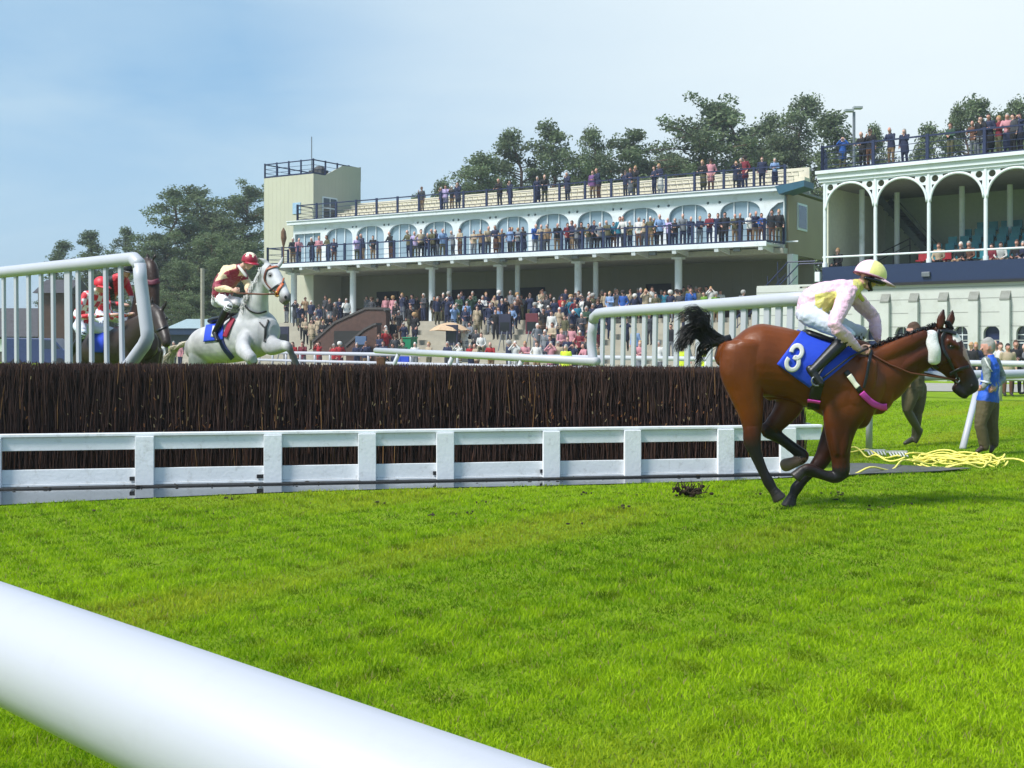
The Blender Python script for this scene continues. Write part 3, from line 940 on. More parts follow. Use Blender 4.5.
# outside stair at the right end
sr = empty('outside_stair', (*ST.xy(ST.u(738, -4.5), -4.5), 0), ST.rz)
tag(sr, 'outside stair with blue handrails at the right end of the terrace', 'stairs')
ub = 0.0; L1 = ST.u(778, -4.5) - ST.u(738, -4.5)
f = MB()
for k in range(9):
    f.box(k * L1 / 9, L1 + 1.5, 0, 1.6, 2.0 + k * .28, 2.0 + (k + 1) * .28 - .004 * (k % 2))
f.box(0, L1 + 1.5, 0.003, 1.597, 0, 1.999); f.build('flight', concrete, sr)
for y in (-.05, 1.65):
    f = MB(); f.tube([(-.4, y, 2.6), (L1 * 1.25, y, 5.7), (L1 * 1.25 + 1.4, y, 5.7)], .035, 8); f.tube([(-.4, y, 2.1), (L1 * 1.2, y, 5.1)], .022, 8)
    for k in range(5): f.tube([(k * L1 / 4, y, 2 + k * .6), (k * L1 / 4, y, 3.0 + k * .68)], .022, 6)
    f.build('handrail', stand_blue, sr)

# ------------------------------------------------------------------ second grandstand (arcaded)
S2 = Frame((14.53, 55.7), (6.79, -5.72))
g2 = empty('grandstand', (S2.o.x, S2.o.y, 0), S2.rz)
tag(g2, 'white arcaded grandstand with pierced arches and a dark blue band', 'grandstand')
colpx = [825.7, 876.5, 928.5, 986.6]
cu_ = [S2.u(p) for p in colpx]; step2 = (cu_[3] - cu_[0]) / 3
CU = [i * step2 for i in range(7)]
L2 = CU[-1]
zf, zp = 9.62, 9.08
for i in range(6):
    c = (CU[i] + CU[i + 1]) / 2; hw = step2 / 2 - .075
    zs = 7.83
    outer = [(CU[i] + .06, zp)] + [(CU[i] + .06, zs)] + [(c - hw * math.cos(math.pi * k / 24), zs + (zp - .09 - zs) * math.sin(math.pi * k / 24)) for k in range(25)] + [(CU[i + 1] - .06, zs), (CU[i + 1] - .06, zp)]
    hs = []
    for s in (-1, 1):
        hs.append(circ(c + s * (hw - .20), zp - .24, .15, 14))
        hs.append([(c + s * (hw - .52), zp - .07), (c + s * (hw - .86), zp - .06), (c + s * (hw - .55), zp - .20)][::s])
        hs.append([(c + s * (hw - .06), zp - .50), (c + s * (hw - .22), zp - .50), (c + s * (hw - .07), zp - .84)][::s])
    a = curve_plate('arch', outer, hs, .07, stand_white, g2, (0, 0, 0))
    # raised rim of the arch
    f = MB(); rim = [(c - hw * math.cos(math.pi * k / 24), -.06, zs + (zp - .09 - zs) * math.sin(math.pi * k / 24)) for k in range(25)]
    f.tube(rim, .06, 6); f.build('arch_rim', stand_white, a, smooth=True)
for i, u in enumerate(CU):
    f = MB(); f.tube([(u, 0, 5.15), (u, 0, zp)], .085, 12); f.tube([(u, 0, 5.15), (u, 0, 5.35)], .12, 12); f.build('column', stand_white, g2)
f = MB(); f.tube([(-.1, -.02, 5.62), (L2, -.02, 5.62)], .045, 8); f.build('sill_rail', stand_white, g2)
f = MB(); f.box(-.25, L2, -.12, .4, zp + .002, zp + .14); f.box(-.3, L2, -.2, .4, zp + .143, zf - .16); f.box(-.35, L2, -.32, .4, zf - .157, zf); f.build('fascia', stand_white, g2, bevel=.01)
f = MB(); f.box(-.2, L2, -.1, 10, zf - .12, zf + .01); f.build('roof_deck', deck_mat, g2)
railing('roof_railing', [(-.2, .15, zf), (L2, .15, zf)], 1.15, g2, stand_blue, step=2.4, mids=(.25, .5, .75))
railing('roof_railing', [(-.2, .15, zf), (-1.2, 2.6, zf)], 1.15, g2, stand_blue, step=1.2, mids=(.25, .5, .75))
f = MB(); f.box(-.05, L2, -.18, .0, 4.34, 5.16); f.build('blue_band', mat('band_blue', (20, 40, 74), .5, var=.08), g2)
f = MB(); f.box(-.05, L2, -.24, .0, 4.22, 4.337); f.build('dark_gutter', black, g2)
u = S2.u(928); f = MB(); f.box(u - .18, u + .18, -.30, -.183, 4.55, 4.75); f.build('floodlight', steel, g2, bevel=.01)
# inside of the arcade
f = MB(); f.box(-.2, -.05, .45, 7.2, 4.4, zp - .16); f.build('end_wall', wave_bump(mat('pale_cladding', (196, 198, 178), .7, var=.05), .8, 'Y', .6, .05), g2)
inner = wave_bump(mat('inner_wall', (160, 170, 152), .7, var=.05), 0.8, 'X', .5, .05)
f = MB(); f.box(-.05, L2, 7.0, 7.2, 4.4, 9.4); f.build('back_wall', inner, g2)
f = MB(); f.box(-.2, L2, .42, 9.9, zp - .15, zp + .3); f.build('ceiling', mat('grey_ceiling', (126, 126, 116), .8), g2)
f = MB(); f.box(-.05, L2, .003, 7.0, 4.25, 4.6); f.build('gallery_floor', concrete, g2)
for k in range(5):
    f = MB(); f.box(3.6 + .35 * k, L2, 1.2 + k * .9, 7.0, 4.603 + k * .38, 4.6 + (k + 1) * .38 - .003); f.build('seating_step', concrete, g2)
teal = mat('teal_seat', (44, 120, 132), .45); navy_seat = mat('navy_seat', (36, 62, 120), .45); red_seat = mat('red_seat', (150, 34, 44), .45)
sm = MB(); sm.box(-.2, .2, -.2, .2, .38, .43); sm.box(-.2, .2, .16, .21, .42, .84); sm.box(-.03, .03, 0, .1, 0, .38)
seat_me = sm.mesh('seat'); seat_me.materials.append(teal)
seat_red = seat_me.copy(); seat_red.materials.clear(); seat_red.materials.append(red_seat)
seat_navy = seat_me.copy(); seat_navy.materials.clear(); seat_navy.materials.append(navy_seat)
cnt = 0
for k in range(5):
    u = 3.9 + .35 * k
    i = 0
    while u < 12.8 and cnt < 98:
        o = bpy.data.objects.new('seat', seat_navy if u > 8.6 else (seat_red if (k == 0 and i in (0, 2)) else seat_me)); COL.objects.link(o); o.parent = g2
        o.location = (u, 1.65 + k * .9, 4.6 + (k + 1) * .38 - .01); u += .55; cnt += 1; i += 1
for px, w_ in ((862, 2.4), (897, 4.5), (962, 4.2), (1010, 5.0)):
    u = S2.u(px, w_); f = MB(); f.tube([(u, w_, 4.6), (u, w_, zp - .15)], .13, 12); f.build('inner_column', stand_white, g2)
# stair inside
f = MB()
for k in range(12): f.box(3.2 - k * .26, 3.55 - k * .26, 5.2, 6.4, 5.2 + k * .3, 5.28 + k * .3)
f.bar((3.5, 5.2, 5.2), (.4, 5.2, 8.8), .06, .3); f.bar((3.5, 6.4, 5.2), (.4, 6.4, 8.8), .06, .3)
f.bar((3.5, 5.15, 6.2), (.4, 5.15, 9.7), .05, .05); f.build('inner_stair', mat('stair_steel', (70, 82, 78), .6), g2)
f = MB(); f.bar((.2, 1.5, 5.0), (2.6, 3.6, 6.6), .05, .05); f.bar((.2, 1.5, 4.7), (2.6, 3.6, 6.3), .04, .04)
for k in range(5): f.tube([(.2 + k * .6, 1.5 + k * .52, 4.6), (.2 + k * .6, 1.5 + k * .52, 5.0 + k * .4)], .03, 6)
f.build('inner_handrail', black, g2)
# lower wall with pilasters, windows and doors
uL = S2.u(757)
UW = [S2.u(p) for p in (902, 932, 962, 992)]
stepw = (UW[3] - UW[0]) / 3
us = [UW[0] + stepw * k for k in range(-2, 8)]
hs = []
for k, u in enumerate(us):
    door = (k % 2 == 1)
    hs.append(arch_ring(u, .30 if not door else .34, .95 if not door else .02, 2.05, .34, 12))
curve_plate('lower_wall', [(uL, 0), (L2, 0), (L2, 4.218), (S2.u(800), 4.218), (S2.u(800), 4.30), (uL, 4.30)], hs, .3, base_wall, g2, (0, .1, 0))
for k, u in enumerate(us):
    door = (k % 2 == 1)
    if door:
        f = MB(); f.box(u - .38, u + .38, .2, .24, 0, 2.45); f.build('door', mat('door_blue', (22, 36, 74), .45), g2)
    else:
        f = MB(); f.box(u - .36, u + .36, .2, .24, .9, 2.45); p = f.build('window', dark_glass, g2)
        f = MB(); f.box(u - .02, u + .02, .16, .197, .95, 2.38)
        for z in (1.3, 1.65, 2.0): f.box(u - .3, u + .3, .165, .195, z - .02, z + .02)
        f.build('glazing_bar', stand_white, p)
    q = u + stepw / 2
    f = MB(); f.box(q - .26, q + .14, -.26, -.053, 0, 3.45)
    f.prism([(-.28, 3.453), (-.053, 3.453), (-.053, 3.85), (-.28, 3.52)], q - .26, q + .14, 'yz'); f.m = [0] * 6 + [1] * 6; f.build('pilaster', [base_wall, mat('shaded_cap', (128, 130, 122), .8)], g2)  # cap colour darkened to hold back the sunlight on its slope
for z in (1.15, 1.75, 2.35, 2.95, 3.55, 4.05):
    f = MB(); f.box(uL, L2, -.056, -.0505, z, z + .035); f.build('joint_line', mat('joint_grey', (150, 152, 146), .8), g2)  # thin grey strips for the wall joints
for px in (783, 796):
    u = S2.u(px); f = MB(); f.box(u - .2, u + .2, -.07, -.06, 3.55, 3.85); f.build('vent_window', dark_glass, g2)
u = S2.u(779); f = MB(); f.box(uL, S2.u(824), -.02, .25, 4.303, 4.40); f.build('coping', base_wall, g2)
u = S2.u(820); f = MB(); f.box(u - .12, u + .12, -.3, -.06, 4.5, 4.95); f.build('lamp_box', stand_white, g2)
# paved apron in front of the stands
ap = MB()
q = [ST.p3(-30, -13, .02), ST.p3(LEN + 2, -13, .02), S2.p3(L2 + 6, -.2, .02), S2.p3(L2 + 6, -7, .02), ST.p3(LEN, -24, .02), ST.p3(-30, -22, .02)]
ap.add(q, [(0, 5, 4, 3, 2, 1)])
tag(ap.build('pavement', mat('apron', (150, 148, 140), .85, var=.1, scale=1)), kind='structure')

# floodlight pole beyond the roof
b = empty('lamp_post', P(854, 343, 75)); b.location.z = 0
tag(b, 'slim grey lamp post with two flat heads behind the roof terrace', 'lamp post')
zt = EYE + (HZ - 112) / F * 75
f = MB(); f.tube([(0, 0, 0), (0, 0, zt)], .09, 8); f.build('pole', steel, b)
for s in (-.32, .22):
    f = MB(); f.box(s - .28, s + .28, -.2, .2, zt + (.0 if s < 0 else .18), zt + (.16 if s < 0 else .34)); f.build('lamp_head', mat('lamp_grey', (150, 156, 158), .5), b, bevel=.02)

# low buildings at the left
def low_house(px0, px1, Y, h, roofh, label, wallm, roofm, dep=7, name='building'):
    x0 = (px0 - 512) / F * Y; x1 = (px1 - 512) / F * Y
    r = empty(name, (x0, Y, 0)); tag(r, label, 'building')
    L_ = x1 - x0
    f = MB(); f.box(0, L_, 0, dep, 0, h); f.build('wall', wallm, r)
    f = MB(); f.prism([(-.4, h), (dep + .4, h), (dep / 2, h + roofh)], -.3, L_ + .3, 'yz'); f.build('roof', roofm, r)
    return r, L_
r, L_ = low_house(-70, 44, 105, 2.2, 2.6, 'dark roofed low building with a white window seen through the left wing', mat('dark_render', (92, 84, 78), .8), mat('slate', (62, 60, 64), .7, var=.2, scale=3))
f = MB(); f.box(L_ - 4, L_ - 2.6, -.08, -.003, .9, 2.0); f.build('window', stand_white, r)
r, L_ = low_house(38, 66, 95, 5.6, 1.2, 'tall narrow brown brick building behind the left wing slats', brown_brick, mat('slate', (62, 60, 64), .7), 5)
x0 = (170 - 512) / F * 80; x1 = (228 - 512) / F * 80
r = empty('hut', (x0, 80, 0)); tag(r, 'long low hut with flat pale roof and navy fascia below the trees', 'hut')
f = MB(); f.box(0, x1 - x0, 0, 5, 0, 2.2); f.build('wall', mat('hut_wall', (52, 60, 66), .7), r)
f = MB(); f.box(-.2, x1 - x0 + .2, -.3, 5, 2.203, 2.62); f.build('fascia', mat('hut_navy', (36, 54, 84), .5), r)
f = MB(); f.prism([(-.35, 2.623), (5, 2.623), (5, 3.35)], -.25, x1 - x0 + .25, 'yz'); f.build('roof', mat('hut_roof', (150, 168, 172), .5), r)
o = MB(); o.tube([(0, 0, 0), (0, 0, 6.0)], .12, 8)
o = o.build('flag_pole', mat('weathered_pole', (150, 145, 130), .8)); o.location = P(202.5, 343, 70); o.location.z = 0
tag(o, 'bare pale timber pole standing before the trees beside the grey horse rider', 'pole')
for i, (px, lab) in enumerate(((38, 'dark blue parked van half hidden behind the left wing slats'),)):
    r = empty('parked_van', ((px - 512) / F * 78, 78, 0)); tag(r, lab, 'van')
    f = MB(); f.prism([(-2.2, .35), (2.2, .35), (2.2, 1.1), (1.6, 1.25), (1.0, 1.95), (-2.1, 2.0), (-2.25, 1.2)], 0, 1.8); f.build('body', mat('van_blue', (34, 52, 96), .35, coat=.6), r, bevel=.06)
    f = MB(); f.prism([(1.45, 1.28), (.98, 1.82), (.1, 1.84), (.1, 1.28)], -.012, -.002); f.build('side_window', dark_glass, r)
    for x in (-1.4, 1.4):
        f = MB(); f.tube([(x, -.05, .34), (x, .2, .34)], .34, 16); f.build('wheel', black, r)
# ------------------------------------------------------------------ trees
leaf_m = mat('needles', (60, 80, 50), 0.7, attr=True, var=.15, scale=.6, spec=.15)
lb = leaf_m.node_tree; ltr = lb.nodes.new('ShaderNodeBsdfTranslucent'); lms = lb.nodes.new('ShaderNodeMixShader'); lms.inputs[0].default_value = .3
lb.links.new(lb.nodes['Principled BSDF'].inputs['Base Color'].links[0].from_socket, ltr.inputs['Color']); lb.links.new(lb.nodes['Principled BSDF'].outputs[0], lms.inputs[1]); lb.links.new(ltr.outputs[0], lms.inputs[2]); lb.links.new(lms.outputs[0], lb.nodes['Material Output'].inputs['Surface'])
bark_m = mat('bark', (92, 74, 60), .9, var=.25, scale=3)
def pine_meshes(seed, style, H=20.0):
    rng = random.Random(seed)
    tr = MB()
    bend = [(rng.uniform(-.25, .25) * k, rng.uniform(-.25, .25) * k) for k in range(7)]
    spine = [Vector((bend[k][0], bend[k][1], H * .97 * k / 6)) for k in range(7)]
    tr.tube(spine, [H * .018 * (1 - k / 7.2) + .02 for k in range(7)], 8)
    def at(z):
        t = max(0, min(5.999, z / (H * .97) * 6)); i = int(t); return spine[i].lerp(spine[i + 1], t - i)
    V = []; Fc = []; C = []
    def clump(c, r, n, flat, tone):
        for _ in range(n):
            d = Vector((rng.gauss(0, 1), rng.gauss(0, 1), rng.gauss(0, 1) * flat)); d.normalize()
            p = c + Vector((d.x, d.y, d.z * flat)) * r * rng.random() ** .45
            s = rng.uniform(.085, .20)
            a = Vector((rng.gauss(0, 1), rng.gauss(0, 1), rng.gauss(0, .6))).normalized(); b = a.orthogonal().normalized()
            b = (Matrix.Rotation(rng.uniform(0, 6.28), 3, a) @ b)
            k = len(V); V.extend([p - a * s - b * s * .28, p + a * s * .2 - b * s * .5, p + a * s, p + a * s * .1 + b * s * .5]); Fc.append((k, k + 1, k + 2, k + 3))
            q = tone * rng.uniform(.8, 1.25)
            C.extend([(0.135 * q, 0.175 * q, 0.088 * q)] * 4)
    W = {'scots': .25, 'spruce': .17, 'dense': .22, 'broad': .34, 'bush': .42}[style]
    z0 = {'scots': .34, 'spruce': .12, 'dense': .14, 'broad': .28, 'bush': .06}[style]
    nl = {'scots': 46, 'spruce': 64, 'dense': 74, 'broad': 60, 'bush': 60}[style]
    for i in range(nl):
        t = z0 + (1 - z0) * ((i + rng.random()) / nl)
        z = H * t * .97
        k = (t - z0) / (1 - z0)
        if style == 'spruce': prof = (1 - k) ** .8 + .08
        elif style == 'scots': prof = math.sin(math.pi * min(1, k * .85 + .18)) ** .8 * (1.0 if rng.random() < .75 else 1.3)
        elif style == 'dense': prof = math.sin(math.pi * min(1, .22 + k * .76)) ** .6
        else: prof = math.sin(math.pi * min(1, .25 + k * .72)) ** .7 * rng.uniform(.75, 1.2)
        Lm = H * W * prof * rng.uniform(.7, 1.1)
        a = rng.uniform(0, 6.283)
        rise = rng.uniform(-.05, .35) if style != 'spruce' else rng.uniform(-.25, .1)
        st = at(z); e = st + Vector((math.cos(a) * Lm, math.sin(a) * Lm, Lm * rise))
        m = st.lerp(e, .5) + Vector((0, 0, Lm * .06))
        rr = max(.03, H * .006 * (1 - k * .6))
        tr.tube([st, m, e], [rr, rr * .7, rr * .3], 5, cap=False)
        tone = rng.uniform(.65, 1.3)
        n = max(2, int(Lm / (H * .055)) + 1)
        for j in range(n):
            q = (j + .7) / n if style != 'scots' else .35 + .65 * (j + .6) / n
            c = st.lerp(e, min(1, q)) + Vector((rng.gauss(0, .3), rng.gauss(0, .3), rng.uniform(0, .5)))
            r = H * rng.uniform(.030, .055) * (1.12 if style in ('dense', 'bush') else 1)
            clump(c, r, int(72 + 46 * rng.random()), .72 if style != 'bush' else .85, tone)
    top = at(H); 
    for j in range(3): clump(top + Vector((rng.gauss(0, .25), rng.gauss(0, .25), -.4 * j)), H * .03, 60, .9, 1.1)
    cm = bpy.data.meshes.new('crown'); cm.from_pydata(V, [], Fc); colour_verts(cm, C); cm.materials.append(leaf_m)
    tm = tr.mesh('trunk'); tm.materials.append(bark_m)
    return tm, cm
styles = {}
for i, (k, sd_) in enumerate((('scots', 11), ('scots', 12), ('spruce', 13), ('dense', 14), ('dense', 15), ('broad', 16), ('bush', 17), ('broad', 18), ('scots', 19))):
    styles.setdefault(k, []).append(pine_meshes(sd_, k))
def plant(px, top, Y, style, v, wide, rz, label, group, kind='pine_tree'):
    X = (px - 512) / F * Y; H = EYE + (HZ - top) / F * Y
    s = H / 20.0
    r = empty(kind, (X, Y, 0), rz); tag(r, label, 'tree', group)
    tm, cm = styles[style][v % len(styles[style])]
    for n, me in (('trunk', tm), ('crown', cm)):
        o = bpy.data.objects.new(n, me); COL.objects.link(o); o.parent = r; o.scale = (s * wide, s * wide, s)
    return r
TREES = [
 (425, 192, 112, 'scots', 0, .8, 'small ragged pine just showing over the left end of the roof terrace'),
 (408, 202, 118, 'bush', 0, .5, 'low dark treetop beside the small ragged pine over the roof'),
 (474, 152, 112, 'dense', 0, .95, 'dark dense rounded pine, leftmost big tree over the roof terrace'),
 (517, 127, 118, 'scots', 1, .95, 'open crowned pine right of the dark dense rounded pine'),
 (556, 124, 118, 'scots', 2, .9, 'pine with tiered boughs next to a narrow upright pine'),
 (592, 126, 116, 'dense', 1, .62, 'narrow upright dark pine between two spreading pines'),
 (643, 131, 118, 'broad', 0, 1.0, 'wide spreading grey green pine with a flat top'),
 (700, 100, 120, 'broad', 1, 1.0, 'tallest broad pine over the middle right of the roof'),
 (741, 105, 122, 'scots', 0, 1.05, 'loose crowned pine against the tallest broad pine'),
 (795, 94, 118, 'dense', 0, .8, 'tall full pine above the joint of the two grandstands'),
 (775, 112, 124, 'scots', 2, .8, 'thin pine half hidden left of the tall full pine'),
 (838, 109, 112, 'spruce', 0, 1.15, 'pointed pine left of the slim lamp post'),
 (871, 124, 112, 'scots', 1, .55, 'faint small pine right of the slim lamp post'),
 (925, 121, 110, 'spruce', 0, .8, 'small pointed pine between men on the arcaded stand roof'),
 (965, 101, 110, 'scots', 1, .6, 'thin pine behind the right roof railing group'),
 (993, 93, 110, 'scots', 0, .8, 'tall open pine at the right over the arcaded stand'),
 (1019, 97, 112, 'dense', 1, .6, 'full pine cut by the right edge of the picture'),
 (440, 178, 122, 'spruce', 0, .9, 'dim pointed treetop left of the dark dense rounded pine'),
 (610, 160, 124, 'bush', 0, .8, 'low bushy treetop right of the narrow upright pine'),
 (665, 150, 126, 'dense', 1, .9, 'dim tree filling the gap below the flat topped pine'),
 (533, 165, 124, 'bush', 0, .8, 'low bushy treetop under the open crowned pine'),
 (62, 239, 125, 'spruce', 0, 1.2, 'leftmost small pointed conifer above the white wing'),
 (95, 229, 122, 'spruce', 0, 1.3, 'pointed dark conifer second from the left above the white wing'),
 (127, 227, 130, 'scots', 1, .9, 'pale thin conifer between the pointed conifer and the big pines'),
 (166, 187, 118, 'scots', 0, 1.05, 'big ragged pine leaning left beside the tall dense pine'),
 (197, 184, 124, 'dense', 0, 1.25, 'tall dense dark pine in the middle of the left clump'),
 (243, 184, 126, 'broad', 1, 1.0, 'big open pine touching the left side of the tower'),
 (222, 216, 120, 'dense', 1, 1.3, 'dark pine in front of the gap in the left clump'),
 (150, 232, 116, 'dense', 0, 1.3, 'lower dark pine behind the brown horses'),
 (215, 234, 100, 'bush', 0, 1.1, 'mid green bushy tree behind the maroon capped jockey'),
 (182, 262, 98, 'bush', 0, 1.3, 'dull green bush above the roof of the low hut'),
 (190, 296, 90, 'bush', 0, 1.4, 'light green low shrub above the low hut'),
 (248, 240, 105, 'dense', 1, 1.4, 'dark green tree right up against the tower foot'),
 (110, 268, 122, 'bush', 0, 1.3, 'low dark bush behind the red jackets of the left wing'),
 (75, 285, 118, 'bush', 0, 1.4, 'low dark bush left of the bush behind the red jackets'),
]
for i, (px, top, Y, st, v, wd, lab) in enumerate(TREES):
    plant(px, top, Y, st, v, wd, i * 1.7, lab, 'pines behind the grandstand' if px > 300 else 'trees left of the grandstand')
# ------------------------------------------------------------------ people
skin_a = mat('skin_fair', (204, 160, 142), .55, var=.06)
skin_b = mat('skin_ruddy', (188, 138, 120), .55, var=.08)
ORDER = ['top', 'legs', 'skin', 'hair', 'shoe', 'arm']
def human(j, sc=1.0, lat=Vector((1, 0, 0)), fwd=Vector((0, -1, 0)), upv=Vector((0, 0, 1)), opt=()):
    """lofts of one figure from its joints; lat = its left-right axis, fwd = where the face looks"""
    Lf = []
    def add(lab, ch, side=lat, n=12, sub=3): v, f = loft(ch, side, n, sub); Lf.append((lab, v, f))
    s = sc
    pel, chest, neck, head = j['pel'], j['chest'], j['neck'], j['head']
    mid = j.get('mid', pel.lerp(chest, .5))
    w_ = 1.10 if 'stout' in opt or 'baggy' in opt else (.9 if 'slim' in opt else 1.0)
    add('top', [(pel.lerp(mid, .25), .128 * s * w_, .168 * s * w_), (pel.lerp(mid, .5), .13 * s * w_, .17 * s * w_), (mid, .12 * s * w_, .16 * s * w_), (mid.lerp(chest, .6), .128 * s, .178 * s), (chest, .125 * s, .185 * s), (chest.lerp(neck, .6), .10 * s, .165 * s), (chest.lerp(neck, .95), .062 * s, .085 * s)])
    add('top' if {'coat', 'jacket'} & set(opt) else 'legs', [(pel + (pel - mid) * .45, .10 * s, .15 * s), (pel + (mid - pel) * .05, .125 * s, .172 * s)])
    add('skin', [(neck.lerp(chest, .3), .055 * s), (neck.lerp(head, .55), .053 * s)])
    f = fwd.normalized(); hu = (head - neck); hu = (hu - f * hu.dot(f) * .9).normalized()
    c = head
    HEAD.update(c=c.copy(), hu=hu.copy(), f=f.copy(), s=s, opt=opt, pel=pel.copy(), dn=(pel - mid).normalized())
    add('skin', [(c - hu * .085 * s + f * .028 * s, .045 * s, .042 * s), (c - hu * .045 * s + f * .02 * s, .075 * s, .062 * s), (c + hu * .01 * s + f * .006 * s, .095 * s, .074 * s), (c + hu * .06 * s, .088 * s, .07 * s), (c + hu * .09 * s, .06 * s, .05 * s)])
    add('skin', [(c + f * .085 * s + hu * .012 * s, .012 * s), (c + f * .118 * s - hu * .022 * s, .017 * s)], n=6)
    for q in (-1, 1): add('skin', [(c + lat * q * .076 * s + hu * .018 * s - f * .008 * s, .02 * s, .012 * s), (c + lat * q * .078 * s - hu * .03 * s, .014 * s, .01 * s)], n=6)
    if 'hat' in opt:
        add('hair', [(c + hu * .055 * s, .10 * s, .086 * s), (c + hu * .13 * s, .085 * s, .07 * s)])
        add('hair', [(c + hu * .05 * s, .16 * s, .145 * s), (c + hu * .064 * s, .16 * s, .145 * s)])
    elif 'cap' in opt:
        add('hair', [(c + hu * .05 * s, .105 * s, .086 * s), (c + hu * .095 * s, .075 * s, .065 * s)])
        add('hair', [(c + hu * .05 * s + f * .06 * s, .02 * s, .065 * s), (c + hu * .04 * s + f * .15 * s, .012 * s, .05 * s)])
    elif 'bald' in opt:
        add('hair', [(c - f * .04 * s - hu * .02 * s, .07 * s, .078 * s), (c - f * .04 * s + hu * .03 * s, .06 * s, .076 * s)])
    elif 'nohair' not in opt:
        add('hair', [(c - f * .04 * s - hu * .02 * s, .08 * s, .084 * s), (c - f * .025 * s + hu * .05 * s, .098 * s, .088 * s), (c - f * .008 * s + hu * .088 * s, .09 * s, .07 * s)])
        if 'long' in opt: add('hair', [(c - f * .05 * s + hu * .03 * s, .055 * s, .085 * s), (c - f * .075 * s - hu * .15 * s, .04 * s, .09 * s)])
    for q, L_ in ((-1, 'L'), (1, 'R')):
        sh, el, wr = j['sh' + L_], j['el' + L_], j['wr' + L_]
        a = 1.12 if 'coat' in opt else (1.36 if 'baggy' in opt else 1.0)
        add('arm', [(sh - (el - sh) * .05, .066 * s * a), (sh.lerp(el, .4), .056 * s * a), (el, .046 * s * a), (el.lerp(wr, .45), .043 * s * a), (wr.lerp(el, .08), .034 * s)], lat)
        d = (wr - el).normalized(); hd = j.get('hd' + L_, wr + d * .09 * s)
        if 'fingers' in opt:
            hd_ = (hd - wr).normalized(); sd_ = j.get('pa' + L_, lat); sd_ = (sd_ - hd_ * sd_.dot(hd_)).normalized(); nn_ = hd_.cross(sd_)
            if j.get('cu' + L_): nn_ = nn_ * j['cu' + L_]
            add('skin', [(wr - hd_ * .02 * s, .024 * s, .028 * s), (wr + hd_ * .04 * s, .019 * s, .038 * s), (wr + hd_ * .082 * s, .016 * s, .042 * s)], sd_)
            for k, ln in enumerate((.066, .076, .070, .054)):
                b0 = wr + hd_ * .085 * s + sd_ * (-.031 + .0207 * k) * s
                k1 = b0 + (hd_ * .75 + nn_ * .6) * ln * .5 * s; k2 = k1 + (nn_ * .95 - hd_ * .25) * ln * .45 * s; k3 = k2 + (-hd_ * .9 + nn_ * .25) * ln * .35 * s
                add('skin', [(b0 - hd_ * .02 * s, .0105 * s), (b0, .0105 * s), (k1, .0098 * s), (k2, .009 * s), (k3, .008 * s)], sd_, n=8)
            t0 = wr + hd_ * .03 * s - sd_ * .03 * s
            add('skin', [(t0, .014 * s), (t0 + (hd_ * .6 - sd_ * .5 + nn_ * .4) * .045 * s, .0115 * s), (t0 + (hd_ * .9 - sd_ * .25 + nn_ * .9) * .07 * s, .009 * s)], sd_, n=8)
        else:
            add('skin', [(wr - d * .03 * s, .03 * s), (wr.lerp(hd, .5), .033 * s, .038 * s), (hd, .028 * s, .032 * s)], n=8)
        hp, kn, an, to = j['hp' + L_], j['kn' + L_], j['an' + L_], j['to' + L_]
        t = (1.1 if 'stout' in opt else 1.0) * (1.22 if 'wide' in opt else 1.0)
        if 'boot' in opt: add('legs', [(hp, .105 * s * t), (hp.lerp(kn, .35), .098 * s * t), (hp.lerp(kn, .8), .074 * s * t), (kn, .064 * s), (kn.lerp(an, .1), .056 * s)], lat)
        else: add('legs', [(hp, .098 * s * t), (hp.lerp(kn, .35), .09 * s * t), (kn, .066 * s * t), (kn.lerp(an, .35), .064 * s * t), (an, .052 * s * t)], lat)
        if 'boot' in opt: add('shoe', [(kn.lerp(an, .10), .066 * s), (kn.lerp(an, .4), .067 * s), (an, .047 * s)], lat)
        add('shoe', [(an + (an - to).normalized() * .035 * s, .042 * s, .038 * s), (an.lerp(to, .4), .042 * s, .042 * s), (to, .03 * s, .04 * s)], lat, n=10)
    if 'coat' in opt:
        lo_ = pel + (pel - mid).normalized() * .28 * s
        add('top', [(mid, .13 * s, .17 * s), (pel, .145 * s, .19 * s), (lo_, .15 * s, .205 * s)])
    if 'jacket' in opt:
        lo_ = pel + (pel - mid).normalized() * .10 * s
        add('top', [(mid, .135 * s, .172 * s), (lo_, .15 * s, .196 * s)])
    if 'skirt' in opt:
        lo_ = pel + (pel - mid).normalized() * .50 * s
        add('legs', [(pel, .13 * s, .17 * s), (lo_, .17 * s, .2 * s)])
    return Lf

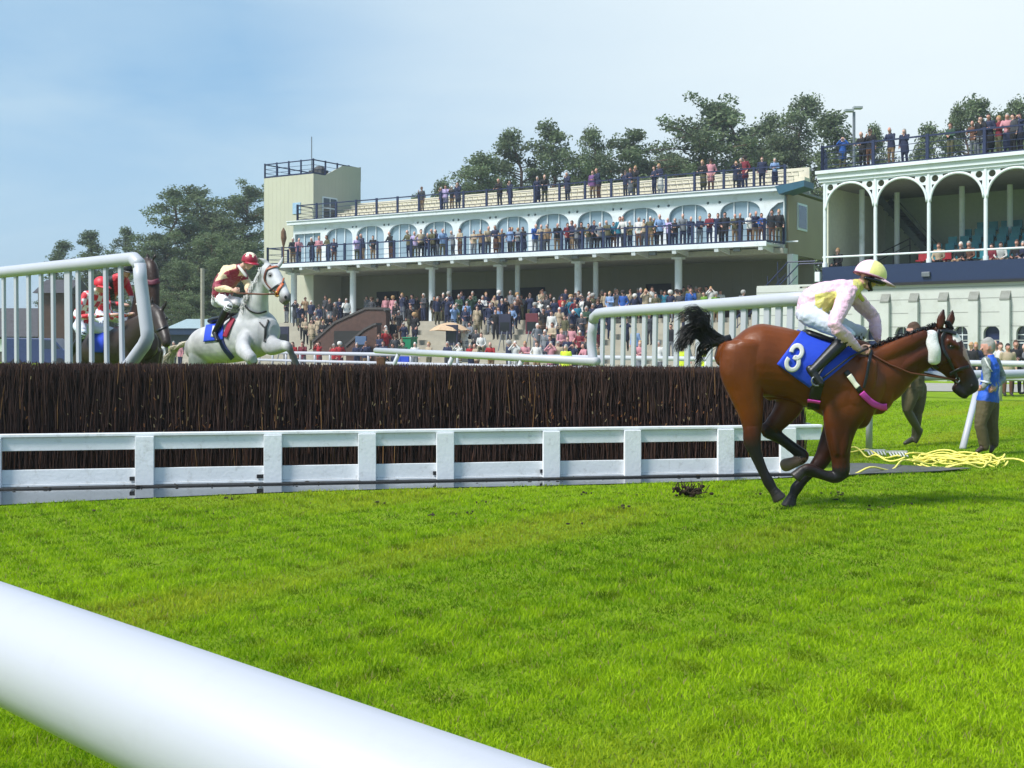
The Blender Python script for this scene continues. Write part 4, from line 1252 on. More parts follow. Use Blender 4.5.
def standing(arms, lean=0.0):
    V3 = Vector; j = dict(pel=V3((0, 0, .95)), mid=V3((0, -.01, 1.12)), chest=V3((0, -.01 - lean * .6, 1.33)), neck=V3((0, -lean, 1.49)), head=V3((0, -.025 - lean * 1.25, 1.625)))
    A = {'down': ((.25, .03, 1.14), (.255, -.04, .92)), 'rail': ((.25, -.10 - lean, 1.17), (.12, -.36 - lean, 1.10)), 'fold': ((.25, -.06, 1.16), (.02, -.20, 1.13)),
         'phone': ((.24, -.17, 1.18), (.06, -.26, 1.44)), 'bino': ((.27, -.17, 1.34), (.07, -.16, 1.60)), 'hip': ((.34, .06, 1.20), (.20, -.06, 1.02)), 'pocket': ((.29, .06, 1.16), (.19, -.05, .96))}
    for q, L_, k in ((-1, 'L', arms[0]), (1, 'R', arms[-1])):
        e, w_ = A[k]
        j['sh' + L_] = V3((q * .185, -lean * .8, 1.415)); j['el' + L_] = V3((q * e[0], e[1], e[2])); j['wr' + L_] = V3((q * w_[0], w_[1], w_[2] + (.03 * q if k == 'fold' else 0)))
        j['hp' + L_] = V3((q * .085, 0, .90)); j['kn' + L_] = V3((q * .10, -.02, .49)); j['an' + L_] = V3((q * .105, .02, .09)); j['to' + L_] = V3((q * .125, -.14, .035))
    return j
def sitting():
    V3 = Vector; j = standing(('down', 'down'))
    dz = .45
    for k in ('pel', 'mid', 'chest', 'neck', 'head', 'shL', 'shR'): j[k] = j[k] + V3((0, 0, -dz))
    for q, L_ in ((-1, 'L'), (1, 'R')):
        j['hp' + L_] = V3((q * .09, -.02, .50)); j['kn' + L_] = V3((q * .12, -.44, .50)); j['an' + L_] = V3((q * .12, -.42, .09)); j['to' + L_] = V3((q * .13, -.58, .035))
        j['el' + L_] = V3((q * .25, -.08, .70)); j['wr' + L_] = V3((q * .12, -.30, .58))
    return j
VAR = [(('down', 'down'), 0, ('jacket',)), (('rail', 'rail'), .10, ('jacket', 'bald')), (('fold', 'fold'), 0, ()), (('phone', 'down'), 0, ('jacket', 'cap')), (('bino', 'bino'), 0, ('coat',)),
       (('pocket', 'pocket'), 0, ('coat', 'hat')), (('rail', 'fold'), .08, ('long', 'slim', 'skirt')), (('hip', 'down'), 0, ('stout',)), (('down', 'phone'), .03, ('long', 'slim', 'coat')), (('pocket', 'fold'), 0, ('stout', 'jacket'))]
PM = []
for i, (a, ln, op) in enumerate(VAR):
    me, vl, kdl = fuse(human(standing(a, ln), 1.0, opt=op), .024, 2, 'spectator_body')
    label_faces(me, kdl, ORDER)
    for _ in range(6): me.materials.append(None)
    PM.append(me)
me, vl, kdl = fuse(human(sitting(), 1.0, opt=('jacket',)), .024, 2, 'seated_body'); label_faces(me, kdl, ORDER)
for _ in range(6): me.materials.append(None)
SIT = me
me, vl, kdl = fuse(human(sitting(), 1.0, opt=('long', 'slim')), .024, 2, 'seated_body'); label_faces(me, kdl, ORDER)
for _ in range(6): me.materials.append(None)
SIT2 = me

CLO = {'navy': (30, 38, 66), 'black': (24, 25, 29), 'dark grey': (58, 60, 66), 'grey': (112, 116, 122), 'olive': (84, 82, 58), 'tan': (130, 106, 80), 'beige': (164, 148, 124), 'white': (200, 200, 196),
       'pale blue': (118, 144, 182), 'royal blue': (32, 78, 150), 'maroon': (108, 30, 44), 'red': (150, 30, 36), 'pink': (186, 130, 138), 'lilac': (170, 156, 196), 'teal': (28, 100, 122), 'brown': (92, 62, 46), 'dark green': (40, 66, 50), 'lime': (96, 134, 44), 'hi-vis yellow': (190, 208, 50), 'purple': (104, 70, 120)}
def cloth(c): return mat('cloth_' + c.replace(' ', '_').replace('-', '_'), CLO[c], .85, var=.14, scale=5)
HAIR = {'grey': (150, 148, 144), 'white': (206, 202, 196), 'brown': (74, 52, 38), 'dark': (36, 30, 27), 'fair': (170, 134, 92), 'bald': None}
def hairm(c): return mat('hair_' + c, HAIR[c], .8, var=.15, scale=20)
prg = random.Random(77)
ORD = ['first', 'second', 'third', 'fourth', 'fifth', 'sixth', 'seventh', 'eighth', 'ninth', 'tenth', 'eleventh', 'twelfth', 'thirteenth', 'fourteenth', 'fifteenth', 'sixteenth', 'seventeenth', 'eighteenth', 'nineteenth', 'twentieth']
CROWD = []
def spectator(loc, rz, top, legs=None, var=None, sc=None, zone='', key=None, group='', hair=None, seated=False):
    v = var if var is not None else prg.randrange(len(PM))
    me = (SIT if prg.random() < .5 else SIT2) if seated else PM[v]
    o = bpy.data.objects.new('person', me); COL.objects.link(o)
    legs = legs or prg.choice(['navy', 'dark grey', 'black', 'tan', 'olive', 'navy', 'grey', 'brown'])
    hair = hair or prg.choice(['grey', 'brown', 'dark', 'white', 'fair', 'grey', 'dark', 'brown'])
    ms = [cloth(top), cloth(legs), prg.choice([skin_a, skin_b]), hairm(hair), mat('shoe_dark', (34, 30, 28), .6), cloth(top)]
    for i in range(6):
        o.material_slots[i].link = 'OBJECT'; o.material_slots[i].material = ms[i]
    o.location = loc; o.rotation_euler = (0, 0, rz)
    s = sc or prg.uniform(.90, 1.07); o.scale = (s * prg.uniform(.97, 1.08), s, s)
    o['category'] = 'person'; o['group'] = group
    CROWD.append(dict(o=o, top=top, legs=legs, hair=hair, zone=zone, x=loc[0] / max(loc[1], 1)))
    return o
face1 = ST.rz            # local -Y of the stands looks out over the course
face2 = S2.rz
WORDS = ['navy', 'black', 'dark grey', 'navy', 'olive', 'tan', 'beige', 'navy', 'black', 'grey', 'pale blue', 'white', 'brown', 'maroon', 'dark green', 'pink', 'black', 'navy', 'teal', 'red']
# roof terrace of the long stand
for px, c in [(421, 'dark grey'), (441, 'navy'), (446, 'lilac'), (451, 'black'), (457.5, 'navy'), (500, 'black'), (509, 'navy'), (537, 'navy'), (544.5, 'black'), (567, 'navy'), (592, 'purple'), (599, 'navy'), (624.5, 'navy'), (630, 'navy'), (635.5, 'black'), (654, 'navy'), (659.5, 'navy'), (702.5, 'black'), (710, 'pink'), (735, 'navy'), (740.5, 'black'), (745, 'maroon'), (762, 'navy'), (774.5, 'pale blue')]:
    u = ST.u(px, .5); q = ST.xy(u, .45 + prg.uniform(0, .2))
    zone = 'on the roof terrace over the ' + ('left' if u < 17 else 'right') + ' windows'
    spectator((q.x, q.y, Zr + .03), face1 + prg.uniform(-.5, .5), c, legs={592: 'tan', 659.5: 'white', 441: 'navy', 774.5: 'navy'}.get(px), zone=zone, group='spectators on the roof terrace')
for px, c in [(843, 'royal blue'), (861, 'black'), (870, 'black'), (890, 'navy'), (903, 'navy'), (949, 'dark green'), (972, 'brown'), (981, 'black'), (989, 'navy'), (998, 'maroon'), (1007, 'pink'), (1013, 'dark grey'), (1020, 'navy')]:
    u = S2.u(px, .6); q = S2.xy(u, .55 + prg.uniform(0, .25))
    spectator((q.x, q.y, zf + .02), face2 + prg.uniform(-.8, .8), c, legs={890: 'tan', 972: 'grey', 903: 'navy'}.get(px), zone='on the roof of the arcaded stand', group='spectators on the arcaded stand roof')
# balcony
bal = [(293, 'dark grey'), (298.5, 'pink'), (312, 'black'), (319, 'pink'), (328, 'olive'), (334, 'navy'), (357, 'lilac'), (363, 'navy'), (373, 'black'), (391, 'black'), (409, 'olive'), (415, 'lilac'), (421, 'beige'), (427, 'navy'), (433, 'olive'), (437.5, 'navy'), (442.5, 'pale blue'), (453, 'grey'), (460, 'beige'), (474, 'beige'), (481, 'tan'), (488, 'beige'), (496, 'navy'), (501.5, 'tan'), (510, 'pale blue'), (518, 'grey'), (524, 'black'), (535, 'royal blue'), (541.5, 'beige'), (547, 'tan'), (557, 'black'), (567.5, 'maroon'), (577, 'grey'), (581.5, 'black'), (588.5, 'olive'), (600, 'grey'), (608, 'olive'), (613.5, 'teal'), (624, 'white'), (630, 'olive'), (639, 'white'), (644, 'beige'), (650.5, 'olive'), (660, 'pale blue'), (669, 'lilac'), (675, 'black'), (683, 'grey'), (690, 'navy'), (700, 'navy'), (709.5, 'maroon'), (718, 'navy'), (725, 'black'), (735, 'olive'), (740, 'black'), (750, 'white'), (755, 'navy'), (761.5, 'royal blue'), (512, 'navy'), (572, 'navy'), (594, 'navy'), (620, 'teal'), (654, 'black')]
for px, c in bal:
    w_ = -BW + .50 + prg.uniform(0, .3)
    u = ST.u(px, w_); q = ST.xy(u, w_)
    k = min(range(len(WU)), key=lambda i: abs(WU[i] - u))
    spectator((q.x, q.y, Zb), face1 + prg.uniform(-.4, 1.0), c, zone='on the balcony before the %s window' % ORD[k] if k < 11 else 'on the balcony before the last window', group='spectators on the balcony', var=prg.choice([1, 1, 2, 6, 0, 1, 9, 7]))
for px, w_ in ((772, -.5), (779, -.45)):
    u = ST.u(px, w_); q = ST.xy(u, w_); spectator((q.x, q.y, Zb), face1, 'black', zone='in the doorway at the right balcony end', group='spectators on the balcony', var=0)
# terrace steps: (first px, last px, first step row, last step row, how many)
def on_steps(px0, px1, k0, k1, n, words, seated=0.0):
    for i in range(n):
        k = k0 + (i * 7 % max(1, k1 - k0 + 1)) if k1 >= k0 else k0
        w_ = (-3.0 - .95 * k - .5) if k >= 0 else -3.0 + .5 - k * 1.4 + prg.uniform(-.2, .4)
        px = px0 + (px1 - px0) * (i + prg.uniform(.1, .9)) / n
        u = ST.u(px, w_); q = ST.xy(u, w_ + prg.uniform(-.1, .1))
        cpx = [(294, 'first'), (353, 'second'), (432, 'third'), (500, 'fourth'), (578, 'fifth'), (678, 'sixth')]
        near = min(cpx, key=lambda c: abs(c[0] - px))[1]
        row = 'under the balcony' if k < 0 else ('on upper steps' if k < 3 else ('on middle steps' if k < 6 else 'on lowest steps'))
        zz = terrace_z(w_)
        spectator((q.x, q.y, zz), face1 + prg.uniform(-.3, 1.1), prg.choice(words), zone='%s near the %s column' % (row, near), group='crowd on the terrace', seated=prg.random() < seated, var=prg.choice([0, 2, 3, 4, 5, 7, 8, 9]))
on_steps(285, 350, -1, 1, 11, ['black', 'navy', 'dark grey', 'tan', 'maroon', 'black', 'white'])
on_steps(300, 330, 3, 5, 7, ['black', 'black', 'dark grey', 'red', 'beige'])
on_steps(366, 425, -2, -1, 12, ['black', 'navy', 'dark grey', 'black', 'grey', 'pink'])
on_steps(392, 418, 1, 5, 5, ['maroon', 'black', 'red', 'pink', 'navy'])
on_steps(377, 396, 5, 8, 6, ['red', 'black', 'dark grey', 'dark green', 'navy'])
on_steps(428, 452, -2, 0, 7, ['black', 'navy', 'pale blue', 'black'])
on_steps(448, 500, -1, 2, 17, ['white', 'navy', 'pale blue', 'dark green', 'grey', 'navy', 'beige'])
on_steps(455, 482, 4, 6, 6, ['dark grey', 'black', 'white', 'grey'], .8)
on_steps(490, 520, 0, 3, 9, ['pale blue', 'brown', 'black', 'navy', 'maroon'])
on_steps(508, 522, -2, -1, 5, ['navy', 'black', 'grey'])
on_steps(530, 600, 0, 4, 24, WORDS)
on_steps(537, 552, -2, -1, 4, ['beige', 'black', 'dark green', 'white'])
on_steps(565, 600, -1, 1, 9, ['maroon', 'navy', 'black', 'olive', 'navy'])
on_steps(600, 722, -2, 0, 31, ['royal blue', 'teal', 'pale blue', 'navy', 'lime', 'dark green', 'white', 'navy', 'black', 'grey', 'olive', 'beige', 'dark grey', 'tan', 'navy'])
on_steps(600, 690, 3, 7, 6, WORDS)
on_steps(738, 744, 0, 0, 1, ['grey'])
on_steps(534, 600, 6, 8, 11, ['white', 'navy', 'dark grey', 'pink', 'beige', 'maroon', 'grey'])
# people standing at the rail in front of the terrace
def at_rail(px0, px1, n, Y0, Y1, words, zone):
    for i in range(n):
        px = px0 + (px1 - px0) * (i + prg.uniform(.15, .85)) / n
        Y = Y0 + (Y1 - Y0) * (i + .5) / n + prg.uniform(0, 2.5)
        X = (px - 512) / F * Y
        spectator((X, Y, .02), face1 + prg.uniform(-.5, .5), prg.choice(words), zone=zone, group='crowd behind the far rail', sc=prg.uniform(.9, .99))
at_rail(286, 400, 9, 66, 62, ['pink', 'red', 'beige', 'white', 'dark grey', 'navy', 'maroon'], 'at far rail below the brick stair walls')
at_rail(400, 500, 8, 62, 57, ['red', 'dark green', 'navy', 'beige', 'white', 'tan'], 'at far rail below the tan umbrella')
at_rail(500, 600, 9, 57, 53, ['beige', 'white', 'maroon', 'dark grey', 'pink', 'navy'], 'at far rail left of the right wing')
at_rail(966, 1030, 8, 38, 35.5, ['white', 'pale blue', 'navy', 'black', 'beige', 'grey'], 'at far rail by the blue vest man')
at_rail(620, 700, 3, 52, 49, ['white', 'pink', 'navy', 'grey'], 'behind the slats of the right wing')
at_rail(160, 186, 3, 72, 70, ['pink', 'white', 'beige'], 'in front of the low hut')
for px in (566, 683, 706):
    Y = 46; spectator(((px - 512) / F * Y, Y, .0), face1, 'hi-vis yellow', zone='by the right wing', group='stewards', sc=.9, var=0)
# seated in the arcade
for px, c in ((939, 'beige'), (961, 'black'), (969, 'brown'), (992, 'maroon'), (1001, 'white'), (1017, 'black'), (1023, 'navy'), (838, 'black')):
    w_ = 1.0; u = S2.u(px, w_); q = S2.xy(u, w_)
    spectator((q.x, q.y, 4.72), face2 + prg.uniform(-.3, .3), c, zone='in the arcade behind the sill rail', group='spectators in the arcade', seated=True)
# ------------------------------------------------------------------ horses and riders
coat_m = {}
def coat(name, rough=.42, sheen=.0):
    if name not in coat_m: coat_m[name] = mat(name, (120, 60, 30), rough, attr=True, var=.26, scale=3.2, spec=.3, bump=.5, bscale=7)
    return coat_m[name]
hair_black = mat('horse_hair_black', (20, 18, 18), .5, var=.3, scale=30)
hair_pale = mat('horse_hair_pale', (196, 190, 172), .6, var=.15, scale=20)
leather = mat('brown_leather', (92, 48, 26), .45, var=.15)
leather_k = mat('black_leather', (22, 22, 24), .4, var=.15)
cloth_blue = mat('saddle_cloth_blue', (24, 66, 196), .75, var=.08, scale=5, bump=.15, bscale=30)
cloth_white = mat('cloth_white', (236, 236, 234), .8, var=.05)
pink_web = mat('pink_webbing', (206, 64, 168), .7, var=.06)
fleece = mat('white_fleece', (236, 236, 236), .95, var=.08, scale=30, bump=1.0, bscale=110)

def strand_mesh(name, starts, m, parent, world=True):
    """hair: starts = list of point lists"""
    f = MB()
    for pts, r in starts:
        f.tube(pts, [r * (1 - i / len(pts) * .75) for i in range(len(pts))], 4, cap=False)
    return f.build(name, m, parent, smooth=True, world=world)

def horse(name, label, group, chains, base, lat, colour, voxel, matname, smooth=4):
    lf = []
    for lab, ch, sub in chains:
        v, f = loft(ch, lat, 30 if lab in ('body', 'neck', 'head') else 16, sub + (2 if lab in ('body', 'neck', 'head') else 0), flat_end=(lab == 'hoof'))
        lf.append((lab, v, f))
    me, vl, kdl = fuse(lf, voxel, smooth, 'horse_body')
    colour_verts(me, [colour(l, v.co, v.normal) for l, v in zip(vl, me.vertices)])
    bv = bvh_of([me])
    me.materials.append(coat(matname))
    root = empty(name, base); tag(root, label, 'horse', group)
    o = bpy.data.objects.new('horse_body', me); COL.objects.link(o); o.parent = root
    me.transform(Matrix.Translation(-Vector(base)))
    return root, o, bv

# ---- the bay, photographed from its off side to the camera, heading right
Y0 = 12.0
LATB = Vector((0, 1, 0))
S = Y0 / F
def B(px, py, dy=0.0): return P(px, py, Y0 + dy)
def ch(dy, *pts, fl=1.0):
    """(px, py, r_px[, lateral radius in px][, own dy])"""
    r = []
    for p in pts:
        d = p[4] if len(p) > 4 else dy
        r.append((B(p[0], p[1], d), p[2] * S, (p[3] if len(p) > 3 and p[3] else p[2] * fl) * S))
    return r
bay = [
 ('body', ch(0, (727, 354, 15, 13), (738, 357, 27, 21), (755, 359.5, 36, 27), (775, 361.5, 35.5, 27), (797, 366.2, 34.8, 28), (820, 373.5, 36.4, 29), (842, 381.5, 40, 29), (860, 388, 42, 27), (873, 390, 35, 22), (880, 392, 24, 16)), 4),
 ('neck', ch(0, (856, 376, 37, 22), (878, 374.5, 32, 18), (898, 362.5, 24.8, 13.5), (916, 352.5, 20.8, 11), (932, 345.5, 19.4, 10), (942, 341, 18, 9.5)), 4),
 ('head', ch(0, (937, 344, 19, 10), (944, 348.5, 20, 10.5), (952, 358, 16.5, 9.5), (959.5, 369.5, 12.8, 7.5), (966, 380, 11.0, 6.2), (969.5, 386.5, 10.4, 6.2), (971, 389, 9, 5.6)), 4),
 ('head', ch(0, (938, 353, 12, 9.5), (940, 362, 9.5, 8.5), (946, 369, 6, 6), (953, 377, 4.5, 4.5)), 3),
 ('muzzle', ch(0, (957, 388, 5.5, 5), (963, 394, 4.5, 5), (965, 395.5, 3.5, 4)), 3),
 ('brow', ch(-.09, (949, 341, 3.4, 3), (957, 346, 2.6, 2.4)), 2),
 ('ear', ch(-.055, (940, 326, 3.6, 3.2), (941.5, 318, 4.4, 2.4), (943.5, 309.5, 1.3, 1.0)), 4),
 ('ear', ch(.06, (948, 326, 3.6, 3.2), (951, 319, 4.4, 2.4), (952.5, 310.5, 1.3, 1.0)), 4),
 # hind quarters
 ('body', ch(-.13, (745, 352, 24, 13), (743, 372, 23, 14), (746, 392, 17.5, 12), (750, 410, 13, 9.5), (752, 424, 10.2, 8), (752.5, 434, 8.6, 6.8)), 4),
 ('leg', ch(-.14, (752, 428, 9.2, 7.2), (752.5, 440, 8.5, 6.8), (755, 451, 6.6, 5.6), (759.5, 462, 5.2, 4.6), (764, 473, 5.0, 4.4), (768.5, 482, 5.8, 5), (772.5, 489, 5.0, 4.6), (775.5, 493, 5.2, 4.8)), 4),
 ('hoof', ch(-.14, (774, 491, 5.2, 5), (777, 495, 6.2, 6), (780, 499.5, 7.6, 7)), 3),
 ('body', ch(.14, (776, 376, 26, 13), (788, 392, 20, 13), (789, 404, 15, 11), (782, 416, 11.5, 9), (774, 425, 9.6, 7.5)), 4),
 ('leg', ch(.15, (776, 424, 9.5, 7.5), (769.5, 430, 8, 6.5), (778, 436.5, 6.2, 5.4), (788, 443.5, 5.3, 4.6), (797, 450, 5.3, 4.6), (803.5, 455.5, 5.8, 5), (801, 460.5, 4.8, 4.6)), 4),
 ('hoofpale', ch(.15, (802, 459.5, 5, 5), (795, 462, 5.6, 6), (786, 465, 7, 6.6)), 3),
 # fore legs
 ('body', ch(-.15, (853, 384, 27, 12), (846, 405, 24, 13), (841, 424, 17.5, 12), (839.5, 442, 12.5, 9.5), (840.5, 457, 9.5, 8), (841, 466, 8.6, 7)), 4),
 ('leg', ch(-.15, (841, 463, 8.8, 7.4), (840.5, 471, 8.8, 7.4), (836, 477, 6.4, 6), (827, 476, 5.2, 4.8), (817, 472, 5.0, 4.6), (808.5, 469, 5.9, 5.2), (802.5, 470.5, 4.8, 4.6)), 4),
 ('hoof', ch(-.15, (803, 470, 4.9, 4.8), (799, 473.5, 5.5, 5.6), (794.5, 478, 6.6, 6.4)), 3),
 ('body', ch(.15, (850, 400, 24, 12), (839, 424, 15.5, 11), (831, 441, 11.5, 9), (825, 454, 9.3, 7.6)), 4),
 ('leg', ch(.15, (826, 452, 9, 7.5), (819.5, 463, 8.2, 7), (810, 472.5, 5.8, 5), (802, 481, 5.2, 4.6), (796.5, 488, 6, 5.2), (793.5, 494, 4.8, 4.6), (791.5, 499, 5.2, 5)), 4),
 ('hoof', ch(.15, (792, 497, 5.2, 5), (790, 502, 6.4, 6.2), (788, 507.5, 8, 7.4)), 3),
 # muscle over shoulder, thigh, neck and cheek
 ('body', ch(-.165, (733, 350, 8, 6), (736, 372, 9, 6.5), (743, 398, 8, 5.5), (749, 416, 5, 4)), 4),
 ('body', ch(-.205, (850, 380, 13, 7), (842, 400, 12.5, 8), (838, 418, 8, 5)), 4),
 ('body', ch(-.215, (846, 422, 6, 5), (844.5, 440, 5.5, 4.5), (843, 454, 3.5, 3)), 3),
 ('body', ch(-.21, (836, 420, 5, 4), (835, 438, 4.5, 4), (836.5, 454, 3, 3)), 3),
 ('neck', ch(-.085, (930, 351, 5.5, 4), (905, 365, 7, 5.5), (880, 384, 9, 8), (868, 398, 8, 8)), 4),
 ('neck', ch(-.105, (926, 335, 5.5, 3), (900, 347, 8, 4.5), (876, 358, 9, 6.5)), 4),
 ('head', ch(-.075, (944, 350, 2.4, 2), (953, 360, 2.2, 2), (961, 371, 1.8, 1.6)), 3),
 ('leg', ch(-.14, (747.5, 434, 4.5, 3.2), (747.5, 442, 4.2, 3.2), (752, 455, 2.4, 2.4), (759, 470, 2.2, 2.2), (765, 480, 2.8, 2.6)), 3),
 ('leg', ch(.15, (765, 426, 4.2, 3.2), (766, 434, 4, 3.2), (778, 441, 2.3, 2.2), (797, 455, 2.6, 2.4)), 3),
 ('leg', ch(-.15, (833, 480.5, 3, 2.6), (820, 477, 2.3, 2.2), (808, 473.5, 2.8, 2.6)), 3),
 ('leg', ch(-.15, (845, 468, 4, 4.6), (845, 475, 3.8, 4.4)), 2),
 ('body', ch(-.235, (868, 362, 10, 5), (861, 382, 14, 6), (852, 402, 11, 5)), 3),
 ('body', ch(-.205, (750, 345, 13, 5), (748, 362, 17, 6), (748, 382, 13, 5)), 3),
 ('head', ch(-.085, (940, 352, 9, 3.5), (944, 361, 7.5, 3)), 3),
]
BAY = (0.13, 0.031, 0.0035); BAYD = (0.05, 0.0105, 0.0016); PT = (0.012, 0.010, 0.010)
def lerp3(a, b, t): t = max(0, min(1, t)); return tuple(x + (y - x) * t for x, y in zip(a, b))
def bay_col(lab, co, no):
    px = 512 + co.x / co.y * F; py = HZ - (co.z - EYE) / co.y * F
    if lab == 'leg':
        t = (py - 432) / 16.0 if px < 765 else ((py - 424) / 8 if px < 806 and py < 458 else (py - 457) / 14.0)
        return lerp3(BAYD, PT, t)
    if lab == 'hoof': return (0.035, 0.03, 0.028)
    if lab == 'hoofpale': return (0.20, 0.13, 0.085)
    if lab == 'ear': return lerp3(BAYD, PT, (316 - py) / 8)
    if lab == 'brow': return BAYD
    c = BAY
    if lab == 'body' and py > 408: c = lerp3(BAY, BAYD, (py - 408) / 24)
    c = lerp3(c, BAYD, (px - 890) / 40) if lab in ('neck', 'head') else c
    if lab in ('head', 'muzzle'):
        d = (px - 957) * .55 + (py - 372) * .83
        c = lerp3(c, PT, (d - 5) / 9)
        if ((px - 957.5) / 5) ** 2 + ((py - 337) / 5) ** 2 < 1: c = (.72, .66, .62)
        e = ((px - 951) / 4.2) ** 2 + ((py - 346.5) / 3.2) ** 2
        if e < 1.6: c = lerp3(PT, c, e - .6)
        if px > 963 and -6 < (px - 970) * .83 - (py - 377) * .55 and d < 5 and lab == 'head' and (px - 964) * .83 - (py - 362) * .55 > 3.2: c = lerp3(c, (.5, .34, .28), .5)
    return c
bay_base = Vector((B(800, 343).x, Y0, 0))
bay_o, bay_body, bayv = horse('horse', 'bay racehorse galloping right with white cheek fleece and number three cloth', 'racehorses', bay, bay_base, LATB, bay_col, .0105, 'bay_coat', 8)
cen = Vector((0, Y0, 0))
FLIP = (cen, LATB)
# eye, nostril
f = MB(); e = cast(bayv, 951.5, 346.5, -.006); f.ell(e, .021, .014, .017, 12, 8); f.build('eye', mat('horse_eye', (14, 9, 7), .08, spec=.9), bay_o, smooth=True, world=True)
n = cast(bayv, 972, 386, -.002)
if n: f = MB(); f.ell(n, .016, .008, .02, 10, 6); f.build('nostril', mat('nostril', (8, 6, 6), .7), bay_o, smooth=True, world=True)
# tail
def smooth_line(pts, n=11):
    r = []; m = len(pts) - 1
    for k in range(n):
        t = k / (n - 1) * m; i = min(int(t), m - 1); t -= i
        p0 = pts[max(i - 1, 0)]; p1 = pts[i]; p2 = pts[i + 1]; p3 = pts[min(i + 2, m)]
        r.append(0.5 * ((2 * p1) + (p2 - p0) * t + (2 * p0 - 5 * p1 + 4 * p2 - p3) * t * t + (3 * p1 - p0 - 3 * p2 + p3) * t ** 3))
    return r
rng = random.Random(4)
st = []
dock = [B(731, 339), B(722, 341.5), B(712, 343), B(702, 342)]
f = MB(); f.tube(dock, [.05, .05, .042, .02], 10)
locks = [(R(rng.uniform(78, 205)), rng.uniform(15, 33), rng.uniform(-.35, .5), rng.uniform(-.10, .10)) for _ in range(46)]
for i in range(1500):
    t = rng.uniform(.15, 1) * 3; a = int(min(t, 2.99)); p = dock[a].lerp(dock[a + 1], t - a) + Vector((rng.gauss(0, .010), rng.gauss(0, .025), rng.gauss(0, .014)))
    if i % 18 == 0:
        end = B(rng.gauss(696, 1.6), rng.uniform(356, 369), rng.gauss(0, .02))
        pts = [p, p.lerp(end, .35) + Vector((-.03, 0, .02)), p.lerp(end, .75), end]
    else:
        th, r, bd, dy = rng.choice(locks); r *= rng.uniform(.75, 1.06); th += rng.gauss(0, .05)
        cx, cy = 703.5, 337.5
        if th > R(150): r *= .95
        m1 = B(cx + .42 * r * math.cos(th - .45) + rng.gauss(0, .7), cy - .50 * r * math.sin(th - .45) + rng.gauss(0, .7), dy * .5 + rng.gauss(0, .012))
        m2 = B(cx + .80 * r * math.cos(th - .10) + rng.gauss(0, .7), cy - .95 * r * math.sin(th - .10) + rng.gauss(0, .7), dy + rng.gauss(0, .014))
        en = B(cx + 1.05 * r * math.cos(th + .25) + rng.gauss(0, .8), cy - 1.02 * r * math.sin(th + .22) + rng.gauss(0, .8), dy * 1.2 + rng.gauss(0, .018))
        pts = [p, m1, m2, en]
    f.tube(smooth_line(pts), [.0042 * (1 - i_ / 14) for i_ in range(11)], 3, cap=False)
f.build('tail', hair_black, bay_o, smooth=True, world=True)
# mane
st = []
crest = [(872, 344.5), (882, 341), (893, 336.5), (905, 332.5), (917, 328.5), (928, 325), (937, 322)]
for i in range(360):
    t = rng.random() * (len(crest) - 1); a = int(min(t, len(crest) - 1.001)); q = t - a
    px = crest[a][0] + (crest[a + 1][0] - crest[a][0]) * q; py = crest[a][1] + (crest[a + 1][1] - crest[a][1]) * q + rng.uniform(-.5, 4)
    p = B(px, py + 2.2, rng.gauss(0, .02))
    e1 = p + Vector((rng.uniform(-.03, 0), rng.gauss(-.02, .02), rng.uniform(.008, .022)))
    st.append(([p, e1, e1 + Vector((rng.uniform(-.04, -.01), rng.gauss(-.03, .02), rng.uniform(-.025, .0)))], .006))
for i in range(50):
    p = B(945 + rng.uniform(-2, 2), 322 + rng.uniform(-1, 2), rng.gauss(0, .03)); st.append(([p, p + Vector((.03, rng.gauss(0, .01), .0)), p + Vector((.07, rng.gauss(0, .02), -.07))], .005))
strand_mesh('mane', st, hair_black, bay_o)
# tack
quad = [(801, 331.5), (857, 345), (829, 377), (778.5, 364)]
q0 = [(802.5, 333), (832, 340), (812, 384), (777.5, 363.5)]
q1 = [(832, 340), (862, 350), (828, 375.5), (812, 384)]
def join(ps):
    m = MB()
    for v, f in ps: m.add(v, f)
    return m.v, m.f
qa = [(802, 331), (836, 341), (812, 389), (776.5, 364)]; qb = [(836, 341), (863, 350), (829, 377), (812, 389)]
a = join([drape(bayv, qa, 16, 18, .016), drape(bayv, qb, 12, 18, .016)]); b = join([drape(bayv, qa, 16, 18, .016, FLIP), drape(bayv, qb, 12, 18, .016, FLIP)])
sc_ = sheet('saddle_cloth', [a, b], cloth_blue, bay_o, .012)
clv = BVHTree.FromPolygons([Vector(q) for q in a[0]], a[1])
def digit3(cx, cy, w_, h, tilt):
    pts = []
    for i in range(11): an = math.radians(200 - i * 29); pts.append((.0 + .42 * math.cos(an), -.24 - .26 * math.sin(an)))
    for i in range(1, 12): an = math.radians(100 - i * 28); pts.append((.0 + .48 * math.cos(an), .235 - .29 * math.sin(an)))
    r = []
    for x, y in pts:
        x *= w_; y *= h
        r.append((cx + x * math.cos(tilt) - y * math.sin(tilt), cy + x * math.sin(tilt) + y * math.cos(tilt)))
    return r
v_, f_ = ribbon(clv, digit3(794.2, 357.8, 12.5, 23.5, .36), 4.4, .022, sub=3)
sheet('number', [(v_, f_)], cloth_white, sc_, .005)
def strap(name, pts, wd, m, parent=bay_o, off=.016, both=True, thick=.008, bv=bayv, flip=FLIP):
    r = sheet(name, [ribbon(bv, pts, wd, off)], m, parent, thick)
    if both: sheet(name, [ribbon(bv, pts, wd, off, flip)], m, parent, thick)
    return r
girth = strap('girth', [(819, 380), (815, 395), (813.5, 410), (814.5, 423), (819, 430)], 11.5, leather_k, off=.02)
for y in (399.5, 417): strap('girth_stripe', [(807.8, y - .8), (814, y), (820.5, y + 1.2)], 2.6, pink_web, girth, off=.03)
